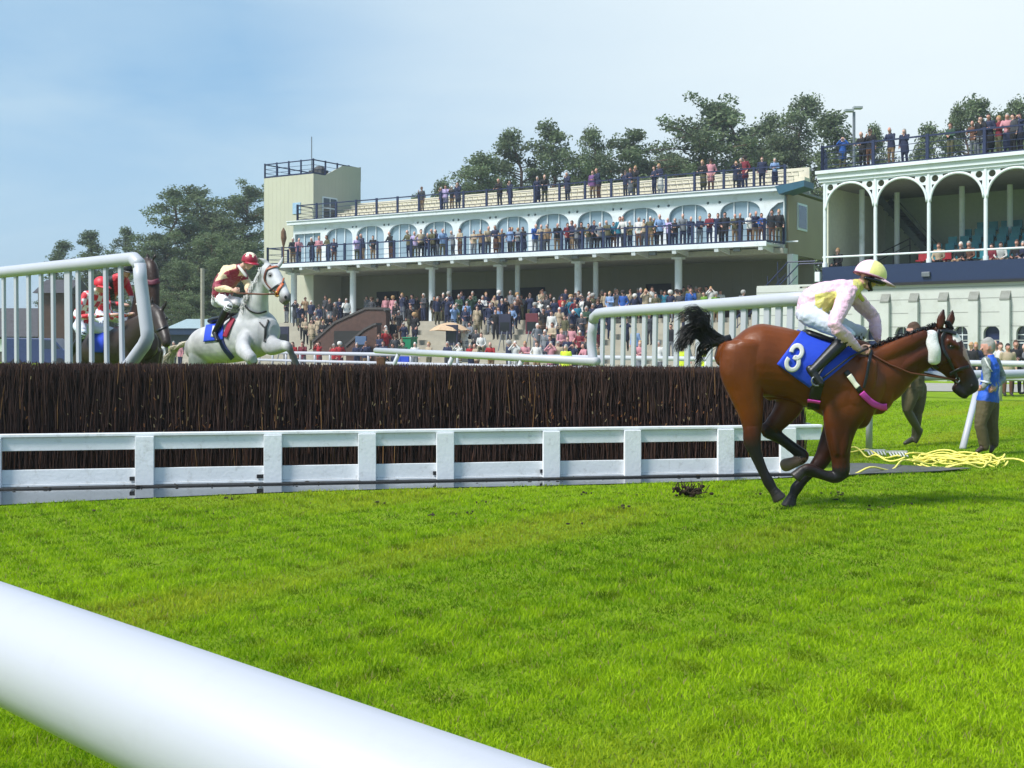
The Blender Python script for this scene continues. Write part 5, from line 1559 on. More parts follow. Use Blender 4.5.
br = strap('breast_girth', [(861, 392.5), (866, 398), (873, 403.5), (880, 406), (886, 406)], 6.0, pink_web, off=.02)
strap('breast_strap', [(845, 371.5), (852, 380), (860, 391)], 5.6, leather_k, off=.02)
wl = strap('breast_strap_label', [(848, 375.5), (853, 382), (857.5, 387.2)], 5.0, mat('label_white', (222, 220, 200), .7, dirt=((60, 70, 60), 30.0, .6)), off=.03, both=False)
strap('neck_strap', [(871, 351), (868.5, 362), (866, 376), (863, 388)], 2.6, leather_k, off=.018)
# bridle
brd = strap('bridle', [(947, 329), (941.5, 338), (944, 352), (952, 366), (957.5, 378)], 2.6, leather_k, off=.012)
strap('browband', [(940, 331), (948, 332), (956.5, 334.5)], 3.0, leather_k, brd, off=.013)
strap('noseband', [(949.5, 374), (958, 369.5), (968, 366.5)], 3.0, leather_k, brd, off=.013)
strap('throat_lash', [(939, 329), (934, 345), (933, 360), (938, 368)], 2.2, leather_k, brd, off=.012)
f = MB(); bit = cast(bayv, 957.5, 379.5, .012); f.tube([bit + Vector((.02 * math.cos(k * .7), -.004, .026 * math.sin(k * .7))) for k in range(10)], .006, 6); f.build('bit_ring', steel, brd, smooth=True, world=True)
# white fleece roll on the cheek strap
f = MB(); pts = [cast(bayv, x, y, .02) or B(x, y, -.14) for x, y in ((930.5, 335), (931.5, 343), (933, 351), (935, 359.5))]
v, fc = loft([(p, .062, .045) for p in pts], Vector((0, 1, 0)), 14, 4); fl = MB(); fl.add(v, fc)
o = fl.build('cheek_fleece', fleece, bay_o, smooth=True, world=True)
fl = MB(); v, fc = loft([(p + Vector((0, 2 * (Y0 - p.y), 0)), .062, .045) for p in pts], Vector((0, 1, 0)), 14, 4); fl.add(v, fc); fl.build('cheek_fleece', fleece, bay_o, smooth=True, world=True)
# saddle
f = MB(); v, fc = loft([(B(806, 334), .05, .17), (B(816, 337), .045, .2), (B(830, 341), .04, .2), (B(846, 341), .05, .14)], LATB, 14, 4); f.add(v, fc)
sad = f.build('saddle', leather_k, bay_o, smooth=True, world=True)
for q in (-1, 1):
    f = MB(); f.tube([B(838, 344, q * .26), B(828, 360, q * .36), B(817, 377, q * .40)], .012, 6); f.build('stirrup_leather', leather_k, sad, world=True)
    f = MB(); f.tube([B(817 + 5.5 * math.cos(k * .63), 381 + 5 * math.sin(k * .63), q * .41) for k in range(11)], .009, 6); f.build('stirrup', steel, sad, smooth=True, world=True)

# ---- the rider in pink and yellow
def rider_mats(top, legs): return [top, legs, skin_a, mat('hair_dark', HAIR['dark'], .8), leather_k, top]
VLAB = {}
from mathutils import noise as mnoise
def wrinkle(me, vl, amp=.0075):
    """folds in the cloth as real relief"""
    N = [v.normal.copy() for v in me.vertices]; out_ = [v.co.copy() for v in me.vertices]
    for i, l in enumerate(vl):
        if l in ('top', 'arm', 'legs'):
            p = out_[i]
            q = Vector((p.x * 8 + p.z * 6, p.y * 9, p.z * 11 - p.x * 8))
            n = mnoise.noise(q) + .3 * mnoise.noise(q * 2.1)
            out_[i] = p + N[i] * (amp * (1 - abs(n) * 2.2) * (1.0 if l != 'legs' else .6))
    me.vertices.foreach_set('co', np.array(out_, dtype=np.float32).ravel())
    me.update()
def person_obj(j, sc, lat, fwd, opt, mats, voxel, label, base, group='jockeys', extra=None, smooth=3, cat='person'):
    lf = human(j, sc, lat, fwd, opt=opt)
    if extra: lf += extra
    me, vl, kdl = fuse(lf, voxel, smooth, 'rider_body')
    wrinkle(me, vl)
    label_faces(me, kdl, ORDER)
    for m in mats: me.materials.append(m)
    me['lab'] = 0; VLAB[me.name] = vl
    bv = bvh_of([me])
    root = empty('person', base); tag(root, label, cat, group)
    o = bpy.data.objects.new('body', me); COL.objects.link(o); o.parent = root
    me.transform(Matrix.Translation(-Vector(base)))
    return root, o, bv
silk = bpy.data.materials.new('pink_yellow_silk'); silk.use_nodes = True
def silk_mat(m, cA, cB, rough=.55):
    n = m.node_tree.nodes; l = m.node_tree.links; b = n['Principled BSDF']
    at = n.new('ShaderNodeAttribute'); at.attribute_name = 'Col'
    l.new(at.outputs['Color'], b.inputs['Base Color']); b.inputs['Roughness'].default_value = rough
    b.inputs['Sheen Weight'].default_value = .2
    tc = n.new('ShaderNodeTexCoord'); nb = n.new('ShaderNodeTexNoise'); nb.inputs['Scale'].default_value = 14; nb.inputs['Detail'].default_value = 5; nb.inputs['Distortion'].default_value = 1.2
    l.new(tc.outputs['Object'], nb.inputs['Vector'])
    bp = n.new('ShaderNodeBump'); bp.inputs['Strength'].default_value = .7; bp.inputs['Distance'].default_value = .03
    l.new(nb.outputs['Fac'], bp.inputs['Height']); l.new(bp.outputs['Normal'], b.inputs['Normal'])
silk_mat(silk, None, None)
def paint(me, base, fn):
    """colours of the racing silks, by place on the garment"""
    cols = []
    for v, lab_ in zip(me.vertices, VLAB[me.name]):
        co = v.co + Vector(base)
        cols.append(fn(512 + co.x / co.y * F, HZ - (co.z - EYE) / co.y * F, co, lab_))
    colour_verts(me, cols)
breech = mat('white_breeches', (206, 212, 228), .7, var=.06, scale=8, bump=.35, bscale=18)
nl, fr_ = -.20, .20
j = dict(pel=B(811, 309), mid=B(822, 299), chest=B(843, 293), neck=B(858, 286), head=B(869.5, 277.5),
         shL=B(846, 296, -.19), elL=B(834.5, 325, -.42), wrL=B(859, 349.5, -.27), hdL=B(868.5, 352.5, -.17),
         shR=B(852, 295, .18), elR=B(873, 317, .27), wrR=B(878, 340, .16), hdR=B(880, 348, .10),
         hpL=B(808, 315, -.11), knL=B(849, 335.5, -.27), anL=B(812, 371.5, -.37), toL=B(821, 384, -.41),
         hpR=B(811, 315, .11), knR=B(862, 333, .33), anR=B(816, 371.5, .37), toR=B(825, 384, .41), paL=Vector((.2, 0, -1)), paR=Vector((.2, 0, -1)), cuL=-1)
PINK = lin((226, 184, 202)); YEL = lin((214, 204, 112))
jb = Vector((B(811, 309).x, Y0, B(811, 343).z))
jk, jkb, jkv = person_obj(j, 1.0, Vector((0, 1, 0)), Vector((.86, -.1, -.42)), ('nohair', 'boot', 'fingers', 'baggy'), [silk, breech, skin_a, skin_a, leather_k, silk], .009, 'jockey in pink and pale yellow silks crouched on the bay horse', jb,
                       extra=[('top', *loft([(B(807, 308), .10, .15), (B(813, 300), .13, .168), (B(826, 294), .125, .18), (B(843, 289.5), .10, .18), (B(855, 285.5), .06, .10)], Vector((0, 1, 0)), 14, 4))])
def silk_pink(px, py, co, lab):
    if lab == 'arm': return PINK
    d = abs(co.y - Y0)
    if px > 853 and px < 867 and py < 312 and d < .16: return YEL
    if 815 < px < 852 and d < .24 and py < 316:
        t = (px - 816) / 35
        if py < 317 - 14 * t and py > 294 - 5.5 * t: return YEL
    return PINK
paint(jkb.data, jb, silk_pink)
hc = j['head']
def helmet(c, s, up, fwd, lat, mats, parent, peak=True, painter=None):
    """skull cap: shell, peak, chin strap"""
    rot = Matrix((lat, -fwd, up)).transposed()
    V = []; Fc = []
    N, M_ = 24, 10
    for i in range(M_ + 1):
        t = math.pi * .56 * i / M_
        for k in range(N):
            a = 2 * math.pi * k / N
            V.append(c + rot @ Vector((.108 * s * math.sin(t) * math.cos(a), .132 * s * math.sin(t) * math.sin(a), .122 * s * math.cos(t) + .025 * s)))
    for i in range(M_):
        for k in range(N):
            k2 = (k + 1) % N; Fc.append((i * N + k, (i + 1) * N + k, (i + 1) * N + k2, i * N + k2))
    f = MB(); f.add(V, Fc)
    if painter: f.m = [painter(i // N, i % N, N, M_) for i in range(len(Fc))]
    h = f.build('helmet', mats, parent, smooth=True, world=True)
    so_ = h.modifiers.new('s', 'SOLIDIFY'); so_.thickness = .012
    if peak:
        f = MB(); V = []; 
        for i in range(9):
            a = math.pi * (i / 8) 
            x, y = math.cos(a), math.sin(a)
            V.append(c + rot @ Vector((.100 * s * x, -.108 * s * y - .02 * s, .018 * s))); V.append(c + rot @ Vector((.105 * s * x, -.205 * s * y - .02 * s, -.008 * s)))
        f.add(V, [(2 * i, 2 * i + 2, 2 * i + 3, 2 * i + 1) for i in range(8)])
        p = f.build('peak', mats[0], h, smooth=True, world=True); so_ = p.modifiers.new('s', 'SOLIDIFY'); so_.thickness = .008
    return h
hf = Vector((.93, -.06, -.30)).normalized(); hl = Vector((.06, 1, 0)).normalized(); hu = -hf.cross(hl).normalized()
if hu.z < 0: hu = -hu
hl = hu.cross(-hf).normalized() if False else hl
pink_h = mat('helmet_pink', (236, 196, 210), .5, var=.06, scale=8, bump=.2, bscale=20); yel_h = mat('helmet_yellow', (224, 216, 138), .5, var=.06, scale=8, bump=.2, bscale=20)
def paint_h(i, k, N, M_): return 1 if i < 9 and (11 <= k <= 19 or k in (22, 23, 0, 1)) else 0
hm = helmet(hc, 1.22, hu, hf, hl, [pink_h, yel_h], jk, painter=paint_h)
f = MB(); band = [hc + hl * (.112 * 1.2 * math.cos(a)) + hf * (.136 * 1.2 * math.sin(a)) + hu * .008 for a in [2 * math.pi * k / 24 for k in range(25)]]
f.tube(band, .009, 6, cap=False); f.build('helmet_band', mat('maroon_band', (92, 30, 50), .6), hm, smooth=True, world=True)
v, fc = loft([(hc - hl * .098 - hf * .06 - hu * .03, .045, .02), (hc - hl * .09 + hf * .07 - hu * .024, .052, .026), (hc + hf * .128 - hu * .018, .05, .03), (hc + hl * .09 + hf * .07 - hu * .024, .052, .026), (hc + hl * .098 - hf * .06 - hu * .03, .045, .02)], hu, 10, 4)
f = MB(); f.add(v, fc); f.build('goggles', mat('goggle_black', (16, 17, 20), .25), jk, smooth=True, world=True)
for q in (-1, 1):
    f = MB(); f.tube([hc + hl * q * .1 - hf * .01 - hu * .0, hc + hl * q * .085 - hu * .07, hc + hl * q * .04 + hf * .05 - hu * .12], .017, 6); f.build('chin_strap', leather_k, jk, smooth=True, world=True)
v, fc = loft([(B(854.5, 284, -.085), .024, .018), (B(858, 293, -.09), .026, .018), (B(863, 300, -.06), .02, .016)], Vector((0, 1, 0)), 10, 3)
f = MB(); f.add(v, fc); f.build('silk_collar', mat('cloth_yellow_silk', (196, 186, 84), .6), jk, smooth=True, world=True)
# whip held along the shoulder, reins
f = MB(); f.tube([B(871, 347, -.24), B(850, 357, -.33), B(828, 374, -.36), B(810, 388, -.36)], [.011, .010, .009, .012], 8)
o = f.build('riding_whip', leather_k, None, smooth=True); rebase(o, B(840, 365, -.34)); tag(o, 'thin black riding whip held by the pink silk jockey', 'whip')
f = MB()
for q, hd in ((-1, j['hdL']), (1, j['hdR'])):
    e = Vector((bit.x, bit.y if q < 0 else 2 * Y0 - bit.y, bit.z))
    m1 = hd.lerp(e, .45) + Vector((0, q * .05, -.08)); f.tube([hd, hd.lerp(m1, .5) + Vector((0, 0, -.015)), m1, m1.lerp(e, .55) + Vector((0, 0, .0)), e], .009, 6)
f.build('reins', leather, bay_o, smooth=True, world=True)

# ---- the grey, coming over the fence at an angle
HG = Vector((.76, -.65, 0)); LG = Vector((.65, .76, 0))
def Gp(px, py, Y, l=0.0): return P(px, py, Y) + LG * l
def cg(*pts): return [(P(p[0], p[1], p[2] + (p[5] * .76 if len(p) > 5 else 0)), p[3], p[4]) for p in pts]
grey = [
 ('body', cg((196, 348, 21.05, .22, .20), (203, 346, 20.9, .31, .27), (214, 344, 20.7, .33, .30), (230, 342, 20.45, .36, .32), (246, 336, 20.15, .41, .32), (258, 333, 19.95, .40, .29), (266, 332, 19.8, .34, .24), (270, 332, 19.7, .24, .17)), 4),
 ('neck', cg((252, 324, 20.0, .36, .22), (256.5, 309, 19.85, .27, .165), (259, 294, 19.72, .21, .125), (263, 281, 19.6, .175, .105), (268, 273, 19.5, .15, .10)), 4),
 ('head', cg((267, 272, 19.5, .15, .115), (272, 276, 19.4, .165, .118), (278, 284, 19.26, .14, .105), (283, 292, 19.13, .105, .08), (286, 297, 19.05, .088, .075), (286.6, 299.5, 19.02, .07, .062)), 4),
 ('head', cg((268, 281, 19.45, .10, .10), (272, 287, 19.36, .085, .09), (278, 294, 19.2, .05, .06)), 3),
 ('muzzle', cg((282, 300, 19.13, .05, .05), (285, 302.5, 19.06, .045, .05)), 2),
 ('ear', cg((269.5, 265.5, 19.5, .036, .034), (264.5, 261, 19.5, .04, .026), (258.5, 258, 19.5, .012, .012)), 3),
 ('ear', cg((277, 268, 19.45, .036, .034), (281, 262.5, 19.45, .042, .028), (283, 256.5, 19.45, .012, .012)), 3),
 # hind legs under the body
 ('body', cg((202, 345, 20.9, .30, .16, -.16), (199, 362, 20.95, .24, .15, -.18), (195, 380, 21.1, .15, .11, -.18), (188, 396, 21.25, .10, .085, -.18)), 4),
 ('leg', cg((190, 392, 21.2, .10, .085, -.18), (183, 402, 21.4, .075, .06, -.18), (178, 410, 21.5, .05, .045, -.18), (172, 420, 21.6, .06, .05, -.18), (168, 425, 21.7, .06, .06, -.18)), 4),
 ('body', cg((206, 345, 20.9, .30, .16, .18), (206, 362, 20.9, .24, .15, .2), (203, 380, 21.0, .15, .11, .2), (198, 394, 21.2, .10, .085, .2)), 4),
 ('leg', cg((199, 390, 21.1, .10, .085, .2), (194, 402, 21.3, .075, .06, .2), (190, 410, 21.4, .05, .045, .2), (184, 420, 21.5, .06, .05, .2)), 4),
 # near fore folded, far fore reaching
 ('body', cg((246, 336, 20.1, .27, .13, -.19), (243, 347, 19.75, .165, .12, -.22), (246, 353, 19.45, .12, .10, -.22), (251, 358, 19.25, .10, .09, -.22)), 4),
 ('leg', cg((249, 357, 19.3, .10, .09, -.22), (253, 360, 19.25, .085, .075, -.22), (250, 368, 19.5, .055, .05, -.22), (245, 375, 19.75, .06, .052, -.22), (240, 372, 19.85, .055, .055, -.22)), 4),
 ('body', cg((264, 335, 19.85, .25, .13, .16), (271, 345, 19.5, .17, .115, .16), (279, 346.5, 19.2, .115, .095, .16), (285, 346, 19.05, .09, .08, .16)), 4),
 ('legd', cg((284, 346, 19.08, .088, .078, .16), (288, 347, 18.95, .08, .07, .16), (291.5, 353, 18.95, .05, .046, .16), (294.5, 360, 18.98, .055, .05, .16), (297, 366, 19.0, .055, .055, .16)), 4),
]
GRY = (.47, .47, .475); GRD = (.22, .225, .23)
def grey_col(lab, co, no):
    px = 512 + co.x / co.y * F; py = HZ - (co.z - EYE) / co.y * F
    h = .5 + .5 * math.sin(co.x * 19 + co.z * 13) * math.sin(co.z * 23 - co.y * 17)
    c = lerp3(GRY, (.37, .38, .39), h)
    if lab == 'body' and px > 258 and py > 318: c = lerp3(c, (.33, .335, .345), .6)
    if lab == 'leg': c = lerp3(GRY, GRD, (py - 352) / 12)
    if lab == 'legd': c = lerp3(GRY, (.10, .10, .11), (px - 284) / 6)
    if lab in ('head', 'muzzle'):
        t = ((px - 278) * .55 + (py - 290) * .83 - 5) / 6
        c = lerp3(c, (.14, .12, .12), t)
        e = ((px - 270.3) / 3) ** 2 + ((py - 275) / 3) ** 2
        if e < 1.4: c = lerp3((.12, .12, .12), c, e - .4)
    if lab == 'ear': c = lerp3(c, (.30, .29, .29), .3)
    return c
gb = Gp(230, 343, 20.4); gb.z = 0
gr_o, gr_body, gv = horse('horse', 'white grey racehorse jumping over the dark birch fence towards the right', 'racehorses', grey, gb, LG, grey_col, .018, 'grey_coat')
gr_body.active_material.node_tree.nodes['Principled BSDF'].inputs['Roughness'].default_value = .58
GFL = (Gp(230, 342, 20.4), LG)
f = MB(); e = cast(gv, 270.3, 275.2, -.004); f.ell(e, .026, .026, .024, 10, 8); f.build('eye', mat('horse_eye', (14, 9, 7), .08, spec=.9), gr_o, smooth=True, world=True)
n = cast(gv, 285.5, 297, 0)
if n: f = MB(); f.ell(n, .022, .022, .026, 10, 6); f.build('nostril', mat('nostril', (8, 6, 6), .7), gr_o, smooth=True, world=True)
st = []
for i in range(220):
    p = Gp(193 + rng.uniform(-1, 1), 341 + rng.uniform(-1, 2), 21.1, rng.gauss(0, .03))
    a_ = Gp(184 + rng.gauss(0, .6), 344 + rng.gauss(0, .7), 21.3, rng.gauss(0, .03)); b_ = Gp(175 + rng.gauss(0, .7), 348.5 + rng.gauss(0, .9), 21.5, rng.gauss(0, .03)); c_ = Gp(168.5 + rng.gauss(0, 1.2), 359 + rng.gauss(0, 1.5), 21.6, rng.gauss(0, .04)); d_ = c_ + Vector((rng.gauss(0, .05), 0, -.3 - rng.random() * .2))
    st.append(([p, a_, b_, c_, d_], .011))
strand_mesh('tail', st, hair_pale, gr_o)
st = []
for i in range(260):
    t = rng.random(); px = 246.5 + (266 - 246.5) * t; py = 310 - (310 - 267) * t ** .9
    p = Gp(px - 1 + 2 * t, py, 19.9 - .4 * t, rng.gauss(-.02, .03)); st.append(([p, p + Vector((rng.uniform(-.05, -.01), -.04, rng.uniform(0, .02))), p + Vector((rng.uniform(-.06, -.01), -.06, rng.uniform(-.09, -.02)))], .008))
for i in range(60):
    p = Gp(273 + rng.uniform(-2, 2), 267 + rng.uniform(-1, 1), 19.45); st.append(([p, p + Vector((.02, -.05, -.03)), p + Vector((.04 + rng.gauss(0, .02), -.09, -.14))], .006))
strand_mesh('mane', st, mat('mane_white', (196, 196, 192), .7), gr_o)
gq = [(207.5, 320), (224, 316), (224, 340), (204.5, 342)]
a = drape(gv, gq, 16, 14, .02); b = drape(gv, gq, 16, 14, .02, GFL)
gc = sheet('saddle_cloth', [a, b], cloth_blue, gr_o, .012)
if a[1]:
    cv = BVHTree.FromPolygons(a[0], a[1]); r_ = ribbon(cv, [(211.5, 325), (214.5, 322), (214, 329), (212.6, 337)], 2.4, .012, sub=3); sheet('number', [r_], cloth_white, gc, .006)
def gstrap(name, pts, wd, m, off=.018, both=False, parent=None): return strap(name, pts, wd, m, parent or gr_o, off, both, .008, gv, GFL)
gstrap('girth', [(221, 337), (224, 346), (229, 353), (233, 358)], 4.6, mat('navy_web', (30, 44, 96), .7), both=True)
gstrap('breast_strap', [(244, 303), (250, 310), (258, 313), (266, 311)], 1.6, leather_k)
strap('cloth_edge', [(241.5, 305), (236, 315), (230.5, 326), (226, 337)], 4.5, mat('maroon_cloth', (140, 26, 54), .7), gr_o, .025, False, .008, gv)
gstrap('martingale', [(266, 327), (265.8, 334), (265.5, 342)], 2.0, leather_k)
gstrap('martingale', [(260, 322.5), (263, 325.5), (266, 327.5), (267.5, 324), (268.6, 320.5)], 1.5, leather_k)
gbd = gstrap('bridle', [(271, 266), (266.5, 272), (265.5, 280), (270, 287), (276, 292)], 1.6, leather)
gstrap('noseband', [(270.5, 291), (276, 287), (283.5, 283)], 1.8, leather_k, parent=gbd)
gstrap('browband', [(267, 270), (272, 268), (278, 267)], 1.5, mat('tan_leather', (170, 100, 70), .5), parent=gbd)
gstrap('cheekpiece', [(280, 268), (283, 276), (282, 284), (278, 292)], 1.4, mat('tan_leather', (170, 100, 70), .5), parent=gbd)
gstrap('cross_noseband', [(283, 284), (279, 290), (277, 296)], 2.4, mat('orange_leather', (206, 98, 50), .5), parent=gbd)
f = MB(); gbit = Gp(277.5, 294, 19.1); f.tube([gbit + Vector((.035 * math.cos(k * .7), -.02, .035 * math.sin(k * .7))) for k in range(10)], .009, 6); f.build('bit_ring', mat('brass', (190, 150, 70), .35, metal=.8), gbd, smooth=True, world=True)
f = MB(); f.tube([Gp(243, 293.5, 19.75, -.12), Gp(256, 294, 19.5, -.20), Gp(269, 294.5, 19.25, -.14), gbit], .014, 6); f.build('reins', leather, gr_o, smooth=True, world=True)
f = MB(); v, fc = loft([(Gp(216, 321, 20.75), .07, .17), (Gp(224, 319, 20.55), .06, .2), (Gp(235, 317, 20.35), .07, .16)], LG, 14, 4); f.add(v, fc); f.build('saddle', leather_k, gr_o, smooth=True, world=True)

def J(px, py, Y, l=0.0): return P(px, py, Y + l * .76)
j = dict(pel=J(221, 297, 20.65), mid=J(225, 286, 20.5), chest=J(233, 275, 20.25), neck=J(240.5, 267, 20.1), head=J(249.5, 262.5, 19.92),
         shL=J(226, 271, 20.35, -.16), elL=J(217, 287, 20.25, -.34), wrL=J(233, 290.5, 19.98, -.24), hdL=J(239, 291, 19.82, -.16),
         shR=J(240, 271.5, 20.2, .17), elR=J(249, 285, 20.0, .26), wrR=J(247, 291, 19.85, .1), hdR=J(246, 293.5, 19.78, .0),
         hpL=J(221, 299, 20.6, -.10), knL=J(229, 306, 20.2, -.36), anL=J(214.5, 333, 20.45, -.40), toL=J(217.5, 340.5, 20.3, -.46),
         hpR=J(223, 301, 20.6, .10), knR=J(246, 303, 20.0, .34), anR=J(235, 332, 20.3, .40), toR=J(238, 340, 20.1, .44), paL=Vector((0, 0, -1)), paR=Vector((0, 0, -1)))
silk2 = bpy.data.materials.new('maroon_cream_silk'); silk2.use_nodes = True; silk_mat(silk2, None, None)
gjb = J(222, 300, 20.6)
jk2, jk2b, _ = person_obj(j, 1.0, LG, Vector((.60, -.74, -.30)), ('nohair', 'boot', 'fingers', 'baggy'), [silk2, mat('breeches_bright', (232, 232, 234), .7, bump=.3, bscale=18), skin_a, skin_a, leather_k, silk2], .012, 'jockey in maroon and cream silks leaning forward on the white grey horse', gjb,
                       extra=[('top', *loft([(J(221, 288, 20.55), .12, .16), (J(226, 278, 20.4), .12, .18), (J(234, 269, 20.2), .08, .14)], LG, 14, 4))])
MAR = lin((140, 18, 50)); CRM = lin((222, 200, 160))
def silk_maroon(px, py, co, lab):
    l = (co - gjb).dot(LG) + (0 if True else 0)
    if lab == 'arm' and l < .05:
        return MAR if 279.5 < py + (px - 222) * .25 < 285.5 else CRM
    if l > .2: return MAR if 278 < py < 284 else CRM
    if 263 < py + (px - 232) * .3 < 269.5 and px < 236: return CRM
    if px > 240 and 277 < py < 285 and l > -.1: return CRM
    if px > 233 and 272 < py < 276 and -.12 < l < .0: return CRM
    return MAR
paint(jk2b.data, gjb, silk_maroon)
hc = j['head']; hf = Vector((.62, -.76, -.16)).normalized(); hl = LG.copy(); hl = (hl - hf * hl.dot(hf)).normalized(); hu = hl.cross(hf); hu = hu if hu.z > 0 else -hu
mar_h = mat('helmet_maroon', (150, 20, 48), .45, var=.06); crm_h = mat('helmet_cream', (236, 224, 196), .5, var=.05)
def paint_star(i, k, N, M_): return 1 if i < 3 or (i < 6 and (k % 4) in ((0, 1, 2) if i < 4 else (1,) if i == 5 else (1, 2))) else 0
helmet(hc, 1.18, hu, hf, hl, [mar_h, crm_h], jk2, painter=paint_star)
v, fc = loft([(hc - hl * .085 + hf * .03, .02, .016), (hc - hl * .06 + hf * .11 + hu * .03, .022, .02), (hc + hf * .125 + hu * .03, .022, .02), (hc + hl * .06 + hf * .11 + hu * .03, .022, .02), (hc + hl * .085 + hf * .03, .02, .016)], hu, 8, 4)
f = MB(); f.add(v, fc); f.build('goggles', mat('goggle_dark', (40, 26, 28), .3), jk2, smooth=True, world=True)
f = MB(); v, fc = loft([(J(238.5, 266, 20.08, -.06), .025, .02), (J(243, 272, 19.98, -.02), .028, .025), (J(246, 276, 19.92, .03), .022, .02)], LG, 8, 3); f.add(v, fc); f.build('white_stock', cloth_white, jk2, smooth=True, world=True)

# ---- two dark horses behind the left wing
HD = Vector((.8, -.6, 0)); LD = Vector((.6, .8, 0))
def dark_horse(dx, Yd, head, neck, label, colr, ridge=0):
    def D(px, py, Y, l=0.0): return P(px, py, Y) + LD * l
    def cd(*pts): return [(D(p[0], p[1], p[2], p[5] if len(p) > 5 else 0), p[3], p[4]) for p in pts]
    hs = [
     ('body', cd((84 + dx, 352, Yd + .9, .22, .2), (92 + dx, 350, Yd + .75, .33, .28), (108 + dx, 349, Yd + .5, .36, .31), (124 + dx, 347, Yd + .25, .38, .31), (138 + dx, 344, Yd, .38, .28), (147 + dx, 343, Yd - .12, .28, .2)), 4),
     ('neck', cd(*neck), 4), ('head', cd(*head[0]), 4), ('head', cd(*head[1]), 3)]
    for e in head[2]: hs.append(('ear', cd(*e), 3))
    for l, x, y0 in ((-.18, 90, .8), (.18, 94, .8), (-.17, 138, 0), (.17, 142, 0)):
        hs.append(('body', cd((x + dx, 352, Yd + y0, .24, .14, l), (x + dx, 378, Yd + y0, .13, .1, l), (x + dx - 2, 400, Yd + y0 + .1, .08, .07, l)), 3))
        hs.append(('leg', cd((x + dx - 2, 398, Yd + y0 + .1, .075, .065, l), (x + dx - 5, 420, Yd + y0 + .2, .05, .045, l), (x + dx - 6, 432, Yd + y0 + .2, .06, .055, l)), 3))
    base = D(115 + dx, 343, Yd + .4); base.z = 0
    def col(lab, co, no):
        py = HZ - (co.z - EYE) / co.y * F
        if lab == 'leg': return PT
        return lerp3(colr, PT, .55 if lab == 'ear' else 0)
    return horse('horse', label, 'racehorses', hs, base, LD, col, .022, 'dark_coat'), D
(h3, h3b, h3v), D3 = dark_horse(0, 20.9,
   ([(153, 313, 20.25, .16, .11), (158, 319, 20.1, .17, .115), (162, 329, 19.95, .135, .10), (165.5, 338, 19.8, .10, .08), (166.5, 343, 19.75, .085, .075)],
    [(154, 322, 20.2, .10, .1), (158, 330, 20.05, .07, .08)],
    [[(160, 311, 20.1, .035, .03), (164.5, 306, 20.05, .04, .026), (167, 300.5, 20.0, .012, .012)], [(151, 308, 20.2, .035, .03), (152, 301, 20.2, .04, .026), (152, 296, 20.2, .012, .012)]]),
   [(132, 338, 20.75, .34, .2), (142, 329, 20.55, .26, .16), (150, 319, 20.35, .19, .12), (155, 314, 20.22, .15, .1)],
   'dark grey brown racehorse with pricked ears beside the end post of the wing', (.034, .024, .02))
f = MB(); e = cast(h3v, 166.5, 318.5, 0) or D3(163, 320, 19.98); f.ell(e, .03, .03, .028, 10, 8); f.build('eye', mat('horse_eye', (14, 9, 7), .08, spec=.9), h3, smooth=True, world=True)
strap('noseband', [(157, 331), (163, 328), (168, 326)], 1.8, leather_k, h3, .015, False, .008, h3v)
strap('saddle_cloth', [(101, 330), (99, 340), (98, 352)], 13, cloth_blue, h3, .03, False, .01, h3v)
(h4, h4b, h4v), D4 = dark_horse(4, 22.6,
   ([(146, 266, 22.0, .17, .12), (150, 270, 21.85, .18, .125), (152.5, 284, 21.75, .15, .11), (154, 298, 21.7, .115, .09), (154.5, 308, 21.68, .10, .085)],
    [(147, 276, 22.0, .1, .1), (150, 288, 21.9, .07, .08)],
    [[(148, 258, 21.9, .035, .03), (147.5, 255.5, 21.9, .034, .026), (147, 253, 21.9, .012, .012)], [(154, 258, 21.8, .035, .03), (155, 256, 21.8, .034, .026), (156, 253.5, 21.8, .012, .012)]]),
   [(140, 330, 22.4, .36, .22), (144, 308, 22.3, .30, .18), (146, 288, 22.15, .24, .14), (147, 272, 22.0, .18, .12)],
   'dark brown racehorse with raised head and maroon noseband behind the wing', (.034, .017, .012))
strap('noseband', [(147.5, 282), (152, 283), (158.5, 281)], 5, mat('maroon_band', (120, 30, 60), .6), h4, .02, False, .01, h4v)
